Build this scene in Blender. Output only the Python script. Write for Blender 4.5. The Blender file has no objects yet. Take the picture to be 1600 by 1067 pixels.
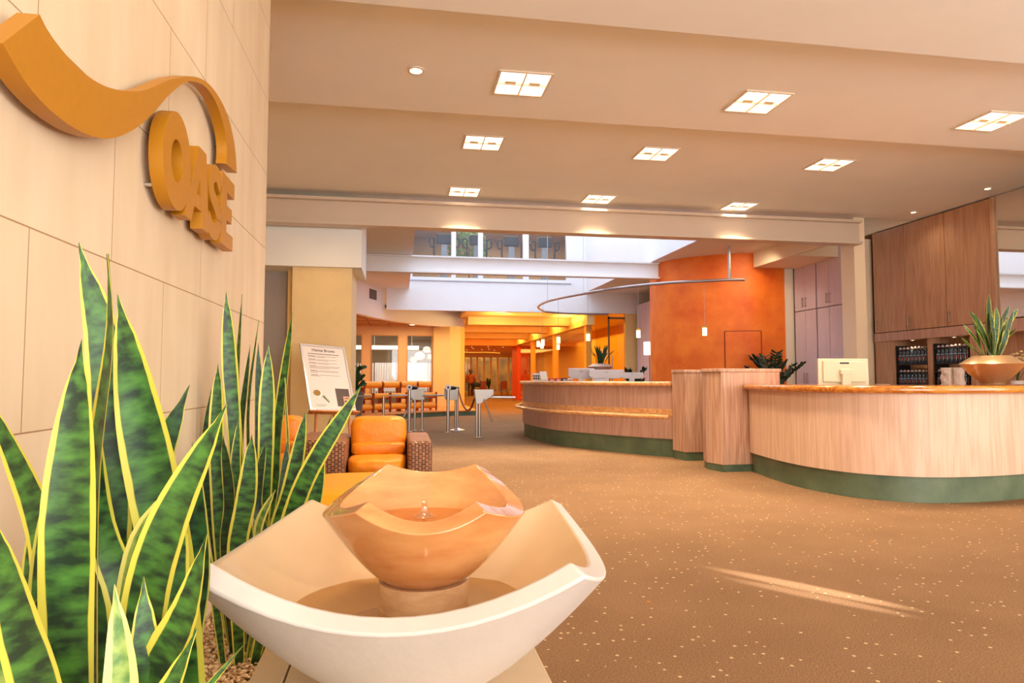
import bpy, bmesh, math, random
from mathutils import Vector, Matrix
random.seed(7)
PI = math.pi
SC = bpy.context.scene
COL = SC.collection

# ---------------------------------------------------------------- camera
cam_d = bpy.data.cameras.new('camera')
cam_d.sensor_width = 36.0
cam_d.lens = 1040.0 / 1600.0 * 36.0
cam_d.clip_start = 0.05
cam_d.clip_end = 200
cam = bpy.data.objects.new('camera', cam_d)
cam.location = (0, 0, 1.17)
cam.rotation_euler = (math.radians(90 + 3.2), 0, math.radians(-9.55))
COL.objects.link(cam)
SC.camera = cam

# ---------------------------------------------------------------- world, exposure
SC.view_settings.view_transform = 'Standard'
SC.view_settings.look = 'None'
SC.view_settings.exposure = 0.06
SC.view_settings.gamma = 1.0
SC.view_settings.use_curve_mapping = False
wd = bpy.data.worlds.new('world')
SC.world = wd
wd.use_nodes = True
wd.node_tree.nodes['Background'].inputs[0].default_value = (0.86, 0.92, 1.0, 1)
wd.node_tree.nodes['Background'].inputs[1].default_value = 0.8
SC.cycles.max_bounces = 8
SC.cycles.diffuse_bounces = 5
SC.cycles.glossy_bounces = 4
SC.cycles.transmission_bounces = 6
SC.cycles.transparent_max_bounces = 16
SC.cycles.sample_clamp_indirect = 6.0
SC.cycles.use_denoising = True
SC.cycles.caustics_reflective = False
SC.cycles.caustics_refractive = False

WARM = (1.0, 0.83, 0.58)
AMBER = (1.0, 0.50, 0.10)
DAY = (0.92, 0.95, 1.0)


def area(name, loc, rot, sx, sy, power, color, spread=180):
    d = bpy.data.lights.new(name, 'AREA')
    d.shape = 'RECTANGLE'
    d.size, d.size_y = sx, sy
    d.energy = power
    d.color = color
    d.spread = math.radians(spread)
    o = bpy.data.objects.new(name, d)
    o.location = loc
    o.rotation_euler = [math.radians(a) for a in rot]
    COL.objects.link(o)
    return o


def point(name, loc, power, color, r=0.03):
    d = bpy.data.lights.new(name, 'POINT')
    d.energy = power
    d.color = color
    d.shadow_soft_size = r
    o = bpy.data.objects.new(name, d)
    o.location = loc
    COL.objects.link(o)
    return o


def spot(name, loc, target, power, color, angle, blend=0.6, r=0.03):
    d = bpy.data.lights.new(name, 'SPOT')
    d.energy = power
    d.color = color
    d.spot_size = math.radians(angle)
    d.spot_blend = blend
    d.shadow_soft_size = r
    o = bpy.data.objects.new(name, d)
    o.location = loc
    o.rotation_euler = (Vector(target) - Vector(loc)).to_track_quat('-Z', 'Y').to_euler()
    COL.objects.link(o)
    return o


# area lights for assumed daylight, first through the glazed entrance front behind the camera
area('assumed_entrance_daylight', (3.6, -4.3, 1.9), (90, 0, 0), 8.5, 3.2, 700, (1.0, 0.97, 0.93))
area('assumed_window_daylight', (9.2, 0.5, 2.0), (90, 0, 90), 6.0, 2.6, 280, (1.0, 0.97, 0.93))  # assumed window out of view, no opening modelled in that wall
# skylight over the atrium
area('atrium_skylight', (3.2, 16.3, 8.6), (0, 0, 0), 5.6, 10.6, 520, (0.62, 0.77, 1.0))
# recessed light troughs of the hall
for yy in (23.2, 26.4, 30.7, 34.6):
    area('hall_trough_light', (4.4, yy, 3.40), (0, 0, 0), 3.6, 0.9, 80, AMBER)
    area('hall_cove_uplight', (5.9, yy, 3.18), (180, 0, 0), 0.5, 1.6, 26, (1.0, 0.62, 0.2))
    area('hall_cove_uplight', (4.0, yy, 3.12), (180, 0, 0), 2.2, 1.2, 14, (1.0, 0.62, 0.2))
area('fascia_fill_light', (3.6, 22.6, 3.2), (90, 0, 50), 0.8, 0.5, 30, (1.0, 0.66, 0.24))  # added fill without a fitting, carries the hall's glow onto the fascia
area('hall_far_light', (6.0, 41.5, 2.9), (0, 0, 0), 4.5, 6.0, 260, AMBER)
area('seating_cove_light', (0.2, 23.4, 3.05), (0, 0, 0), 1.6, 1.6, 90, (1.0, 0.74, 0.44))
area('glass_room_light', (8.0, 28.0, 3.1), (0, 0, 0), 2.2, 12.0, 230, (1.0, 0.62, 0.16))
# ceiling panels, warm lamps of the lobby
PANELS = [(1.08, 5.86, 3.87), (3.42, 5.88, 3.87), (6.10, 5.92, 3.87),
          (0.99, 8.07, 4.10), (3.26, 8.10, 4.10), (5.77, 8.13, 4.10),
          (0.97, 10.28, 4.10), (3.17, 10.34, 4.10), (5.66, 10.38, 4.10)]
for (px_, py_, pz_) in PANELS:
    area('ceiling_panel_light', (px_, py_, pz_ - 0.03), (0, 0, 0), 0.42, 0.42, 46 if py_ < 10 else 26, WARM, 110 if py_ < 10 else 56)
# narrow spots added inside the room, standing in for sun grazing the carpet
spot('added_sun_patch_spot', (7.2, -2.9, 1.02), (2.27, 3.47, 0.0), 48000, (1.0, 0.95, 0.88), 1.15, 0.9, 0.01)
spot('added_sun_patch_spot', (7.2, -2.9, 1.02), (2.22, 3.33, 0.0), 30000, (1.0, 0.95, 0.88), 0.9, 0.9, 0.01)
# wall washers, downlights and an added basin spot
spot('washer_and_fill_light', (0.114, 5.746, 3.83), (0.114, 5.746, 0), 60, WARM, 100)
spot('washer_and_fill_light', (8.88, 10.23, 4.06), (8.8, 10.3, 0), 16, WARM, 150, 1.0)
spot('washer_and_fill_light', (8.90, 8.75, 4.06), (8.8, 8.8, 0), 16, WARM, 150, 1.0)
spot('washer_and_fill_light', (-0.10, 2.6, 3.62), (-0.75, 2.3, 1.4), 22, WARM, 110, 1.0, 0.08)
spot('washer_and_fill_light', (-0.10, 1.1, 3.62), (-0.75, 1.0, 1.0), 18, WARM, 110, 1.0, 0.08)
spot('washer_and_fill_light', (0.3, 1.7, 3.62), (0.1, 1.75, 0.6), 120, (1.0, 0.62, 0.30), 19, 0.7, 0.05)  # added spot without a fitting, tints the basin inside warm
spot('washer_and_fill_light', (-1.2, 9.3, 3.9), (-1.2, 11.0, 1.2), 45, (1.0, 0.68, 0.36), 90, 1.0, 0.08)
spot('orange_wall_light', (7.5, 13.0, 4.0), (7.9, 14.6, 1.6), 90, WARM, 130, 1.0, 0.1)


# ---------------------------------------------------------------- materials
def lin(h):
    h = h.lstrip('#')
    out = []
    for i in (0, 2, 4):
        c = int(h[i:i + 2], 16) / 255.0
        out.append(c / 12.92 if c <= 0.04045 else ((c + 0.055) / 1.055) ** 2.4)
    return (out[0], out[1], out[2], 1)


MATS = {}


def base_mat(name):
    m = bpy.data.materials.new(name)
    m.use_nodes = True
    nt = m.node_tree
    return m, nt, nt.nodes['Principled BSDF']


def N(nt, kind, **kw):
    n = nt.nodes.new(kind)
    for k, v in kw.items():
        setattr(n, k, v)
    return n


def mat(name, col, rough=0.5, metal=0.0, var=0.0, vscale=6.0, stretch=(1, 1, 1), bump=0.0, bscale=60.0,
        emit=0.0, spec=0.5, col2=None, coat=0.0, world=False, detail=4.0, ecol=None):
    if name in MATS:
        return MATS[name]
    m, nt, b = base_mat(name)
    c = lin(col)
    b.inputs['Base Color'].default_value = c
    b.inputs['Roughness'].default_value = rough
    b.inputs['Metallic'].default_value = metal
    b.inputs['Specular IOR Level'].default_value = spec
    b.inputs['Coat Weight'].default_value = coat
    if world:
        g = N(nt, 'ShaderNodeNewGeometry')
        src = g.outputs['Position']
    else:
        g = N(nt, 'ShaderNodeTexCoord')
        src = g.outputs['Object']
    if var > 0 or col2:
        mp = N(nt, 'ShaderNodeMapping')
        mp.inputs['Scale'].default_value = stretch
        nt.links.new(src, mp.inputs['Vector'])
        n = N(nt, 'ShaderNodeTexNoise')
        n.inputs['Scale'].default_value = vscale
        n.inputs['Detail'].default_value = detail
        n.inputs['Roughness'].default_value = 0.6
        nt.links.new(mp.outputs[0], n.inputs['Vector'])
        r = N(nt, 'ShaderNodeValToRGB')
        r.color_ramp.elements[0].position = 0.32
        r.color_ramp.elements[1].position = 0.68
        c2 = lin(col2) if col2 else tuple(max(0, x * (1 - var)) for x in c[:3]) + (1,)
        r.color_ramp.elements[0].color = c2
        r.color_ramp.elements[1].color = c
        nt.links.new(n.outputs['Fac'], r.inputs['Fac'])
        nt.links.new(r.outputs['Color'], b.inputs['Base Color'])
    if bump > 0:
        n2 = N(nt, 'ShaderNodeTexNoise')
        n2.inputs['Scale'].default_value = bscale
        n2.inputs['Detail'].default_value = 3
        nt.links.new(src, n2.inputs['Vector'])
        bp = N(nt, 'ShaderNodeBump')
        bp.inputs['Strength'].default_value = bump
        bp.inputs['Distance'].default_value = 0.02
        nt.links.new(n2.outputs['Fac'], bp.inputs['Height'])
        nt.links.new(bp.outputs['Normal'], b.inputs['Normal'])
    if emit > 0:
        b.inputs['Emission Color'].default_value = lin(ecol) if ecol else c
        b.inputs['Emission Strength'].default_value = emit
    MATS[name] = m
    return m


def wood_mat(name, c1, c2, rough=0.45, axis='z', coat=0.0, fine=26.0, figure=True):
    if name in MATS:
        return MATS[name]
    m, nt, b = base_mat(name)
    g = N(nt, 'ShaderNodeNewGeometry')
    mp = N(nt, 'ShaderNodeMapping')
    s = {'z': (fine, fine, 0.9), 'x': (0.9, fine, fine), 'y': (fine, 0.9, fine)}[axis]
    mp.inputs['Scale'].default_value = s
    nt.links.new(g.outputs['Position'], mp.inputs['Vector'])
    n = N(nt, 'ShaderNodeTexNoise')
    n.inputs['Scale'].default_value = 2.0
    n.inputs['Detail'].default_value = 5
    n.inputs['Roughness'].default_value = 0.65
    n.inputs['Distortion'].default_value = 0.6
    nt.links.new(mp.outputs[0], n.inputs['Vector'])
    fac = n.outputs['Fac']
    if figure:
        mp2 = N(nt, 'ShaderNodeMapping')
        s2 = {'z': (5.0, 5.0, 0.55), 'x': (0.55, 5.0, 5.0), 'y': (5.0, 0.55, 5.0)}[axis]
        mp2.inputs['Scale'].default_value = s2
        nt.links.new(g.outputs['Position'], mp2.inputs['Vector'])
        n2 = N(nt, 'ShaderNodeTexNoise')
        n2.inputs['Scale'].default_value = 1.0
        n2.inputs['Detail'].default_value = 1.0
        nt.links.new(mp2.outputs[0], n2.inputs['Vector'])
        mu = N(nt, 'ShaderNodeMath', operation='MULTIPLY')
        mu.inputs[1].default_value = 34.0
        nt.links.new(n2.outputs['Fac'], mu.inputs[0])
        sn = N(nt, 'ShaderNodeMath', operation='SINE')
        nt.links.new(mu.outputs[0], sn.inputs[0])
        ma = N(nt, 'ShaderNodeMath', operation='MULTIPLY_ADD')
        ma.inputs[1].default_value = 0.075
        nt.links.new(sn.outputs[0], ma.inputs[0])
        nt.links.new(n.outputs['Fac'], ma.inputs[2])
        fac = ma.outputs[0]
    r = N(nt, 'ShaderNodeValToRGB')
    r.color_ramp.elements[0].position = 0.33
    r.color_ramp.elements[0].color = lin(c2)
    r.color_ramp.elements[1].position = 0.62
    r.color_ramp.elements[1].color = lin(c1)
    nt.links.new(fac, r.inputs['Fac'])
    nt.links.new(r.outputs['Color'], b.inputs['Base Color'])
    b.inputs['Roughness'].default_value = rough
    b.inputs['Coat Weight'].default_value = coat
    b.inputs['Coat Roughness'].default_value = 0.12
    MATS[name] = m
    return m


def glass_mat(name, tint=(1, 1, 1), gloss=0.12, rough=0.02):
    if name in MATS:
        return MATS[name]
    m = bpy.data.materials.new(name)
    m.use_nodes = True
    nt = m.node_tree
    nt.nodes.clear()
    out = N(nt, 'ShaderNodeOutputMaterial')
    tr = N(nt, 'ShaderNodeBsdfTransparent')
    tr.inputs[0].default_value = (*tint, 1)
    gl = N(nt, 'ShaderNodeBsdfGlossy')
    gl.inputs['Roughness'].default_value = rough
    lw = N(nt, 'ShaderNodeLayerWeight')
    pw_ = N(nt, 'ShaderNodeMath', operation='POWER')
    pw_.inputs[1].default_value = 4.0
    nt.links.new(lw.outputs['Facing'], pw_.inputs[0])
    ad = N(nt, 'ShaderNodeMath', operation='MULTIPLY_ADD')
    ad.inputs[1].default_value = 0.6
    ad.inputs[2].default_value = gloss * 0.35
    mx = N(nt, 'ShaderNodeMixShader')
    nt.links.new(pw_.outputs[0], ad.inputs[0])
    nt.links.new(ad.outputs[0], mx.inputs[0])
    nt.links.new(tr.outputs[0], mx.inputs[1])
    nt.links.new(gl.outputs[0], mx.inputs[2])
    nt.links.new(mx.outputs[0], out.inputs[0])
    MATS[name] = m
    return m


def tile_mat():
    m, nt, b = base_mat('limestone_tile')
    g = N(nt, 'ShaderNodeNewGeometry')
    sx = N(nt, 'ShaderNodeSeparateXYZ')
    nt.links.new(g.outputs['Position'], sx.inputs[0])
    a1 = N(nt, 'ShaderNodeMath', operation='SUBTRACT'); a1.inputs[1].default_value = 0.355
    a2 = N(nt, 'ShaderNodeMath', operation='SUBTRACT'); a2.inputs[1].default_value = 0.095
    nt.links.new(sx.outputs['Y'], a1.inputs[0])
    nt.links.new(sx.outputs['Z'], a2.inputs[0])
    cb = N(nt, 'ShaderNodeCombineXYZ')
    nt.links.new(a1.outputs[0], cb.inputs[0])
    nt.links.new(a2.outputs[0], cb.inputs[1])
    br = N(nt, 'ShaderNodeTexBrick')
    br.inputs['Scale'].default_value = 1.0
    br.inputs['Brick Width'].default_value = 0.89
    br.inputs['Row Height'].default_value = 0.475
    br.inputs['Mortar Size'].default_value = 0.0022
    br.inputs['Mortar Smooth'].default_value = 0.3
    br.inputs['Bias'].default_value = 0.0
    br.inputs['Color1'].default_value = lin('DDCAAE')
    br.inputs['Color2'].default_value = lin('D9C5A6')
    br.inputs['Mortar'].default_value = lin('A88460')
    nt.links.new(cb.outputs[0], br.inputs['Vector'])
    mp = N(nt, 'ShaderNodeMapping'); mp.inputs['Scale'].default_value = (3, 5, 1.2)
    nt.links.new(g.outputs['Position'], mp.inputs['Vector'])
    no = N(nt, 'ShaderNodeTexNoise'); no.inputs['Scale'].default_value = 1.4; no.inputs['Detail'].default_value = 6
    nt.links.new(mp.outputs[0], no.inputs['Vector'])
    r = N(nt, 'ShaderNodeValToRGB')
    r.color_ramp.elements[0].position = 0.3; r.color_ramp.elements[0].color = (0.90, 0.86, 0.80, 1)
    r.color_ramp.elements[1].position = 0.7; r.color_ramp.elements[1].color = (1, 1, 1, 1)
    nt.links.new(no.outputs['Fac'], r.inputs['Fac'])
    mx = N(nt, 'ShaderNodeMix', data_type='RGBA', blend_type='MULTIPLY')
    mx.inputs['Factor'].default_value = 1.0
    nt.links.new(br.outputs['Color'], mx.inputs['A'])
    nt.links.new(r.outputs['Color'], mx.inputs['B'])
    nt.links.new(mx.outputs['Result'], b.inputs['Base Color'])
    b.inputs['Roughness'].default_value = 0.62
    bp = N(nt, 'ShaderNodeBump'); bp.inputs['Strength'].default_value = 0.6; bp.inputs['Distance'].default_value = 0.004
    bp.invert = True
    nt.links.new(br.outputs['Fac'], bp.inputs['Height'])
    nt.links.new(bp.outputs['Normal'], b.inputs['Normal'])
    return m


def carpet_mat():
    m, nt, b = base_mat('carpet')
    g = N(nt, 'ShaderNodeNewGeometry')
    mp = N(nt, 'ShaderNodeMapping'); mp.inputs['Rotation'].default_value = (0, 0, math.radians(12))
    mp.inputs['Scale'].default_value = (1, 1, 0)
    nt.links.new(g.outputs['Position'], mp.inputs['Vector'])
    n1 = N(nt, 'ShaderNodeTexNoise'); n1.inputs['Scale'].default_value = 150; n1.inputs['Detail'].default_value = 2
    n2 = N(nt, 'ShaderNodeTexNoise'); n2.inputs['Scale'].default_value = 1.6; n2.inputs['Detail'].default_value = 3
    for n in (n1, n2):
        nt.links.new(mp.outputs[0], n.inputs['Vector'])
    r1 = N(nt, 'ShaderNodeValToRGB')
    r1.color_ramp.elements[0].position = 0.3; r1.color_ramp.elements[0].color = lin('73543C')
    r1.color_ramp.elements[1].position = 0.7; r1.color_ramp.elements[1].color = lin('A47E5A')
    nt.links.new(n1.outputs['Fac'], r1.inputs['Fac'])
    r2 = N(nt, 'ShaderNodeValToRGB')
    r2.color_ramp.elements[0].position = 0.3; r2.color_ramp.elements[0].color = (0.86, 0.85, 0.84, 1)
    r2.color_ramp.elements[1].position = 0.7; r2.color_ramp.elements[1].color = (1, 1, 1, 1)
    nt.links.new(n2.outputs['Fac'], r2.inputs['Fac'])
    mx = N(nt, 'ShaderNodeMix', data_type='RGBA', blend_type='MULTIPLY'); mx.inputs['Factor'].default_value = 1
    nt.links.new(r1.outputs['Color'], mx.inputs['A']); nt.links.new(r2.outputs['Color'], mx.inputs['B'])
    last = mx.outputs['Result']
    for sc, rnd, th, col, gate in ((17.0, 0.6, 0.135, 'F2D6A4', 0.12), (4.5, 0.9, 0.07, 'D9863A', 0.35)):
        v = N(nt, 'ShaderNodeTexVoronoi'); v.inputs['Scale'].default_value = sc; v.inputs['Randomness'].default_value = rnd
        nt.links.new(mp.outputs[0], v.inputs['Vector'])
        lt = N(nt, 'ShaderNodeMath', operation='LESS_THAN'); lt.inputs[1].default_value = th
        nt.links.new(v.outputs['Distance'], lt.inputs[0])
        sp = N(nt, 'ShaderNodeSeparateColor')
        nt.links.new(v.outputs['Color'], sp.inputs[0])
        gt = N(nt, 'ShaderNodeMath', operation='GREATER_THAN'); gt.inputs[1].default_value = gate
        nt.links.new(sp.outputs[0], gt.inputs[0])
        mu = N(nt, 'ShaderNodeMath', operation='MULTIPLY')
        nt.links.new(lt.outputs[0], mu.inputs[0]); nt.links.new(gt.outputs[0], mu.inputs[1])
        mu2 = N(nt, 'ShaderNodeMath', operation='MULTIPLY'); mu2.inputs[1].default_value = 0.6
        nt.links.new(mu.outputs[0], mu2.inputs[0])
        m2 = N(nt, 'ShaderNodeMix', data_type='RGBA')
        nt.links.new(mu2.outputs[0], m2.inputs['Factor'])
        nt.links.new(last, m2.inputs['A'])
        m2.inputs['B'].default_value = lin(col)
        last = m2.outputs['Result']
    nt.links.new(last, b.inputs['Base Color'])
    b.inputs['Roughness'].default_value = 0.95
    b.inputs['Specular IOR Level'].default_value = 0.15
    bp = N(nt, 'ShaderNodeBump'); bp.inputs['Strength'].default_value = 0.5; bp.inputs['Distance'].default_value = 0.004
    nt.links.new(n1.outputs['Fac'], bp.inputs['Height'])
    nt.links.new(bp.outputs['Normal'], b.inputs['Normal'])
    return m


def leaf_mat(name, dark, mid, edge, cut=0.36, band=30.0):
    if name in MATS:
        return MATS[name]
    m, nt, b = base_mat(name)
    uv = N(nt, 'ShaderNodeTexCoord')
    s = N(nt, 'ShaderNodeSeparateXYZ')
    nt.links.new(uv.outputs['UV'], s.inputs[0])
    no = N(nt, 'ShaderNodeTexNoise'); no.inputs['Scale'].default_value = 1.0; no.inputs['Detail'].default_value = 4
    mp = N(nt, 'ShaderNodeMapping'); mp.inputs['Scale'].default_value = (1.3, band, 1)
    oi = N(nt, 'ShaderNodeObjectInfo')
    ad = N(nt, 'ShaderNodeVectorMath', operation='ADD')
    mu0 = N(nt, 'ShaderNodeVectorMath', operation='SCALE'); mu0.inputs['Scale'].default_value = 37.0
    cb = N(nt, 'ShaderNodeCombineXYZ')
    nt.links.new(oi.outputs['Random'], cb.inputs[0]); nt.links.new(oi.outputs['Random'], cb.inputs[1])
    nt.links.new(cb.outputs[0], mu0.inputs[0])
    nt.links.new(uv.outputs['UV'], mp.inputs['Vector'])
    nt.links.new(mp.outputs[0], ad.inputs[0]); nt.links.new(mu0.outputs[0], ad.inputs[1])
    nt.links.new(ad.outputs[0], no.inputs['Vector'])
    r = N(nt, 'ShaderNodeValToRGB')
    r.color_ramp.elements[0].position = 0.38; r.color_ramp.elements[0].color = lin(dark)
    r.color_ramp.elements[1].position = 0.66; r.color_ramp.elements[1].color = lin(mid)
    nt.links.new(no.outputs['Fac'], r.inputs['Fac'])
    sb = N(nt, 'ShaderNodeMath', operation='SUBTRACT'); sb.inputs[1].default_value = 0.5
    nt.links.new(s.outputs['X'], sb.inputs[0])
    ab = N(nt, 'ShaderNodeMath', operation='ABSOLUTE'); nt.links.new(sb.outputs[0], ab.inputs[0])
    n2 = N(nt, 'ShaderNodeTexNoise'); n2.inputs['Scale'].default_value = 1.0; n2.inputs['Detail'].default_value = 2
    mp2 = N(nt, 'ShaderNodeMapping'); mp2.inputs['Scale'].default_value = (0.8, 7, 1)
    nt.links.new(uv.outputs['UV'], mp2.inputs['Vector'])
    ad2 = N(nt, 'ShaderNodeVectorMath', operation='ADD')
    nt.links.new(mp2.outputs[0], ad2.inputs[0]); nt.links.new(mu0.outputs[0], ad2.inputs[1])
    nt.links.new(ad2.outputs[0], n2.inputs['Vector'])
    m3 = N(nt, 'ShaderNodeMath', operation='MULTIPLY_ADD'); m3.inputs[1].default_value = 0.16
    nt.links.new(n2.outputs['Fac'], m3.inputs[0]); nt.links.new(ab.outputs[0], m3.inputs[2])
    gt = N(nt, 'ShaderNodeMapRange'); gt.inputs['From Min'].default_value = cut + 0.07; gt.inputs['From Max'].default_value = cut + 0.09
    nt.links.new(m3.outputs[0], gt.inputs['Value'])
    mx = N(nt, 'ShaderNodeMix', data_type='RGBA')
    nt.links.new(gt.outputs[0], mx.inputs['Factor'])
    nt.links.new(r.outputs['Color'], mx.inputs['A'])
    mx.inputs['B'].default_value = lin(edge)
    nt.links.new(mx.outputs['Result'], b.inputs['Base Color'])
    b.inputs['Roughness'].default_value = 0.46
    b.inputs['Subsurface Weight'].default_value = 0.0
    MATS[name] = m
    return m


# ---------------------------------------------------------------- mesh helpers
def catmull(pts, n=8, closed=False):
    P = [Vector(p) for p in pts]
    out = []
    L = len(P)
    segs = L if closed else L - 1
    for i in range(segs):
        if closed:
            p0, p1, p2, p3 = P[(i - 1) % L], P[i], P[(i + 1) % L], P[(i + 2) % L]
        else:
            p1, p2 = P[i], P[i + 1]
            p0 = P[i - 1] if i > 0 else p1 * 2 - p2
            p3 = P[i + 2] if i + 2 < L else p2 * 2 - p1
        for k in range(n):
            t = k / n
            out.append(0.5 * ((2 * p1) + (-p0 + p2) * t + (2 * p0 - 5 * p1 + 4 * p2 - p3) * t * t
                              + (-p0 + 3 * p1 - 3 * p2 + p3) * t ** 3))
    if not closed:
        out.append(P[-1].copy())
    return out


def arcpath(ctrl, n):
    """centripetal spline through the points, resampled to even steps"""
    P = [Vector(p) for p in ctrl]
    P = [P[0] * 2 - P[1]] + P + [P[-1] * 2 - P[-2]]
    out = []
    for i in range(1, len(P) - 2):
        p0, p1, p2, p3 = P[i - 1:i + 3]
        t0 = 0.0
        t1 = t0 + max(1e-4, (p1 - p0).length) ** 0.5
        t2 = t1 + max(1e-4, (p2 - p1).length) ** 0.5
        t3 = t2 + max(1e-4, (p3 - p2).length) ** 0.5
        for k in range(12):
            t = t1 + (t2 - t1) * k / 12
            a1 = p0 * ((t1 - t) / (t1 - t0)) + p1 * ((t - t0) / (t1 - t0))
            a2 = p1 * ((t2 - t) / (t2 - t1)) + p2 * ((t - t1) / (t2 - t1))
            a3 = p2 * ((t3 - t) / (t3 - t2)) + p3 * ((t - t2) / (t3 - t2))
            b1 = a1 * ((t2 - t) / (t2 - t0)) + a2 * ((t - t0) / (t2 - t0))
            b2 = a2 * ((t3 - t) / (t3 - t1)) + a3 * ((t - t1) / (t3 - t1))
            out.append(b1 * ((t2 - t) / (t2 - t1)) + b2 * ((t - t1) / (t2 - t1)))
    out.append(P[-2].copy())
    d = [0.0]
    for a, b in zip(out[:-1], out[1:]):
        d.append(d[-1] + (b - a).length)
    res, j = [], 0
    for i in range(n + 1):
        s_ = d[-1] * i / n
        while j < len(d) - 2 and d[j + 1] < s_:
            j += 1
        t = min(1.0, max(0.0, (s_ - d[j]) / max(1e-9, d[j + 1] - d[j])))
        res.append(out[j].lerp(out[j + 1], t))
    return res


def offset2d(path, d):
    """offset an open xy path to its left by d"""
    out = []
    n = len(path)
    for i in range(n):
        a = Vector(path[max(0, i - 1)][:2]); c = Vector(path[min(n - 1, i + 1)][:2])
        t = (c - a).normalized()
        out.append(Vector((path[i][0] - t.y * d, path[i][1] + t.x * d)))
    return out


class MB:
    def __init__(self):
        self.v = []
        self.f = []
        self.uv = []

    def add(self, vs, fs, uv=None):
        o = len(self.v)
        self.v += [tuple(x) for x in vs]
        self.f += [tuple(i + o for i in f) for f in fs]
        self.uv += (uv if uv else [(0, 0)] * len(vs))
        return self

    def box(self, x0, x1, y0, y1, z0, z1, rz=0, c=None):
        vs = [(x0, y0, z0), (x1, y0, z0), (x1, y1, z0), (x0, y1, z0), (x0, y0, z1), (x1, y0, z1), (x1, y1, z1), (x0, y1, z1)]
        if rz:
            cx, cy = c if c else ((x0 + x1) / 2, (y0 + y1) / 2)
            ca, sa = math.cos(rz), math.sin(rz)
            vs = [(cx + (x - cx) * ca - (y - cy) * sa, cy + (x - cx) * sa + (y - cy) * ca, z) for x, y, z in vs]
        return self.add(vs, [(0, 3, 2, 1), (4, 5, 6, 7), (0, 1, 5, 4), (1, 2, 6, 5), (2, 3, 7, 6), (3, 0, 4, 7)])

    def frame(self, corners, depth, nrm):
        """slab from four corners, extruded along nrm*depth"""
        n = Vector(nrm) * depth
        vs = [Vector(c) for c in corners] + [Vector(c) + n for c in corners]
        return self.add(vs, [(0, 1, 2, 3), (7, 6, 5, 4), (0, 4, 5, 1), (1, 5, 6, 2), (2, 6, 7, 3), (3, 7, 4, 0)])

    def prism(self, poly, a0, a1, axis='z'):
        n = len(poly)
        def mk(p, a):
            if axis == 'z': return (p[0], p[1], a)
            if axis == 'x': return (a, p[0], p[1])
            return (p[0], a, p[1])
        vs = [mk(p, a0) for p in poly] + [mk(p, a1) for p in poly]
        fs = [tuple(range(n))[::-1], tuple(range(n, 2 * n))]
        fs += [(i, (i + 1) % n, n + (i + 1) % n, n + i) for i in range(n)]
        return self.add(vs, fs)

    def ringprism(self, outer, inner, a0, a1, axis='x'):
        n = len(outer)
        def mk(p, a):
            if axis == 'z': return (p[0], p[1], a)
            if axis == 'x': return (a, p[0], p[1])
            return (p[0], a, p[1])
        vs = [mk(p, a0) for p in outer] + [mk(p, a0) for p in inner] + [mk(p, a1) for p in outer] + [mk(p, a1) for p in inner]
        fs = []
        for i in range(n):
            j = (i + 1) % n
            fs += [(i, n + i, n + j, j), (2 * n + i, 2 * n + j, 3 * n + j, 3 * n + i),
                   (i, j, 2 * n + j, 2 * n + i), (n + i, 3 * n + i, 3 * n + j, n + j)]
        return self.add(vs, fs)

    def tube(self, pts, r, n=8, closed=False, cap=True):
        P = [Vector(p) for p in pts]
        L = len(P)
        rs = r if isinstance(r, (list, tuple)) else [r] * L
        vs, fs = [], []
        up = None
        for i in range(L):
            if closed:
                t = (P[(i + 1) % L] - P[i - 1]).normalized()
            else:
                t = (P[min(L - 1, i + 1)] - P[max(0, i - 1)])
                t = t.normalized() if t.length > 1e-9 else Vector((0, 0, 1))
            if up is None:
                up = Vector((0, 0, 1)) if abs(t.z) < 0.9 else Vector((1, 0, 0))
            a = (up - t * up.dot(t))
            if a.length < 1e-6:
                a = Vector((1, 0, 0)) - t * t.x
            a.normalize()
            up = a
            b = t.cross(a)
            for k in range(n):
                th = 2 * PI * k / n
                vs.append(P[i] + (a * math.cos(th) + b * math.sin(th)) * rs[i])
        for i in range(L if closed else L - 1):
            j = (i + 1) % L
            for k in range(n):
                k2 = (k + 1) % n
                fs.append((i * n + k, i * n + k2, j * n + k2, j * n + k))
        if cap and not closed:
            fs.append(tuple(range(n))[::-1])
            fs.append(tuple((L - 1) * n + k for k in range(n)))
        return self.add(vs, fs)

    def cyl(self, p0, p1, r, r1=None, n=16):
        return self.tube([p0, p1], [r, r if r1 is None else r1], n)

    def lathe(self, prof, c=(0, 0, 0), n=32):
        vs, fs = [], []
        L = len(prof)
        for (r, z) in prof:
            for k in range(n):
                th = 2 * PI * k / n
                vs.append((c[0] + max(r, 1e-4) * math.cos(th), c[1] + max(r, 1e-4) * math.sin(th), c[2] + z))
        for i in range(L - 1):
            for k in range(n):
                k2 = (k + 1) % n
                fs.append((i * n + k, i * n + k2, (i + 1) * n + k2, (i + 1) * n + k))
        fs.append(tuple(range(n))[::-1])
        fs.append(tuple((L - 1) * n + k for k in range(n)))
        return self.add(vs, fs)

    def ball(self, c, r, sx=1, sy=1, sz=1, n=12, m=8):
        prof = [(math.sin(PI * i / m), -math.cos(PI * i / m)) for i in range(m + 1)]
        vs, fs = [], []
        for (a, z) in prof:
            for k in range(n):
                th = 2 * PI * k / n
                vs.append((c[0] + r * sx * a * math.cos(th), c[1] + r * sy * a * math.sin(th), c[2] + r * sz * z))
        for i in range(m):
            for k in range(n):
                k2 = (k + 1) % n
                fs.append((i * n + k, i * n + k2, (i + 1) * n + k2, (i + 1) * n + k))
        return self.add(vs, fs)

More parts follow.
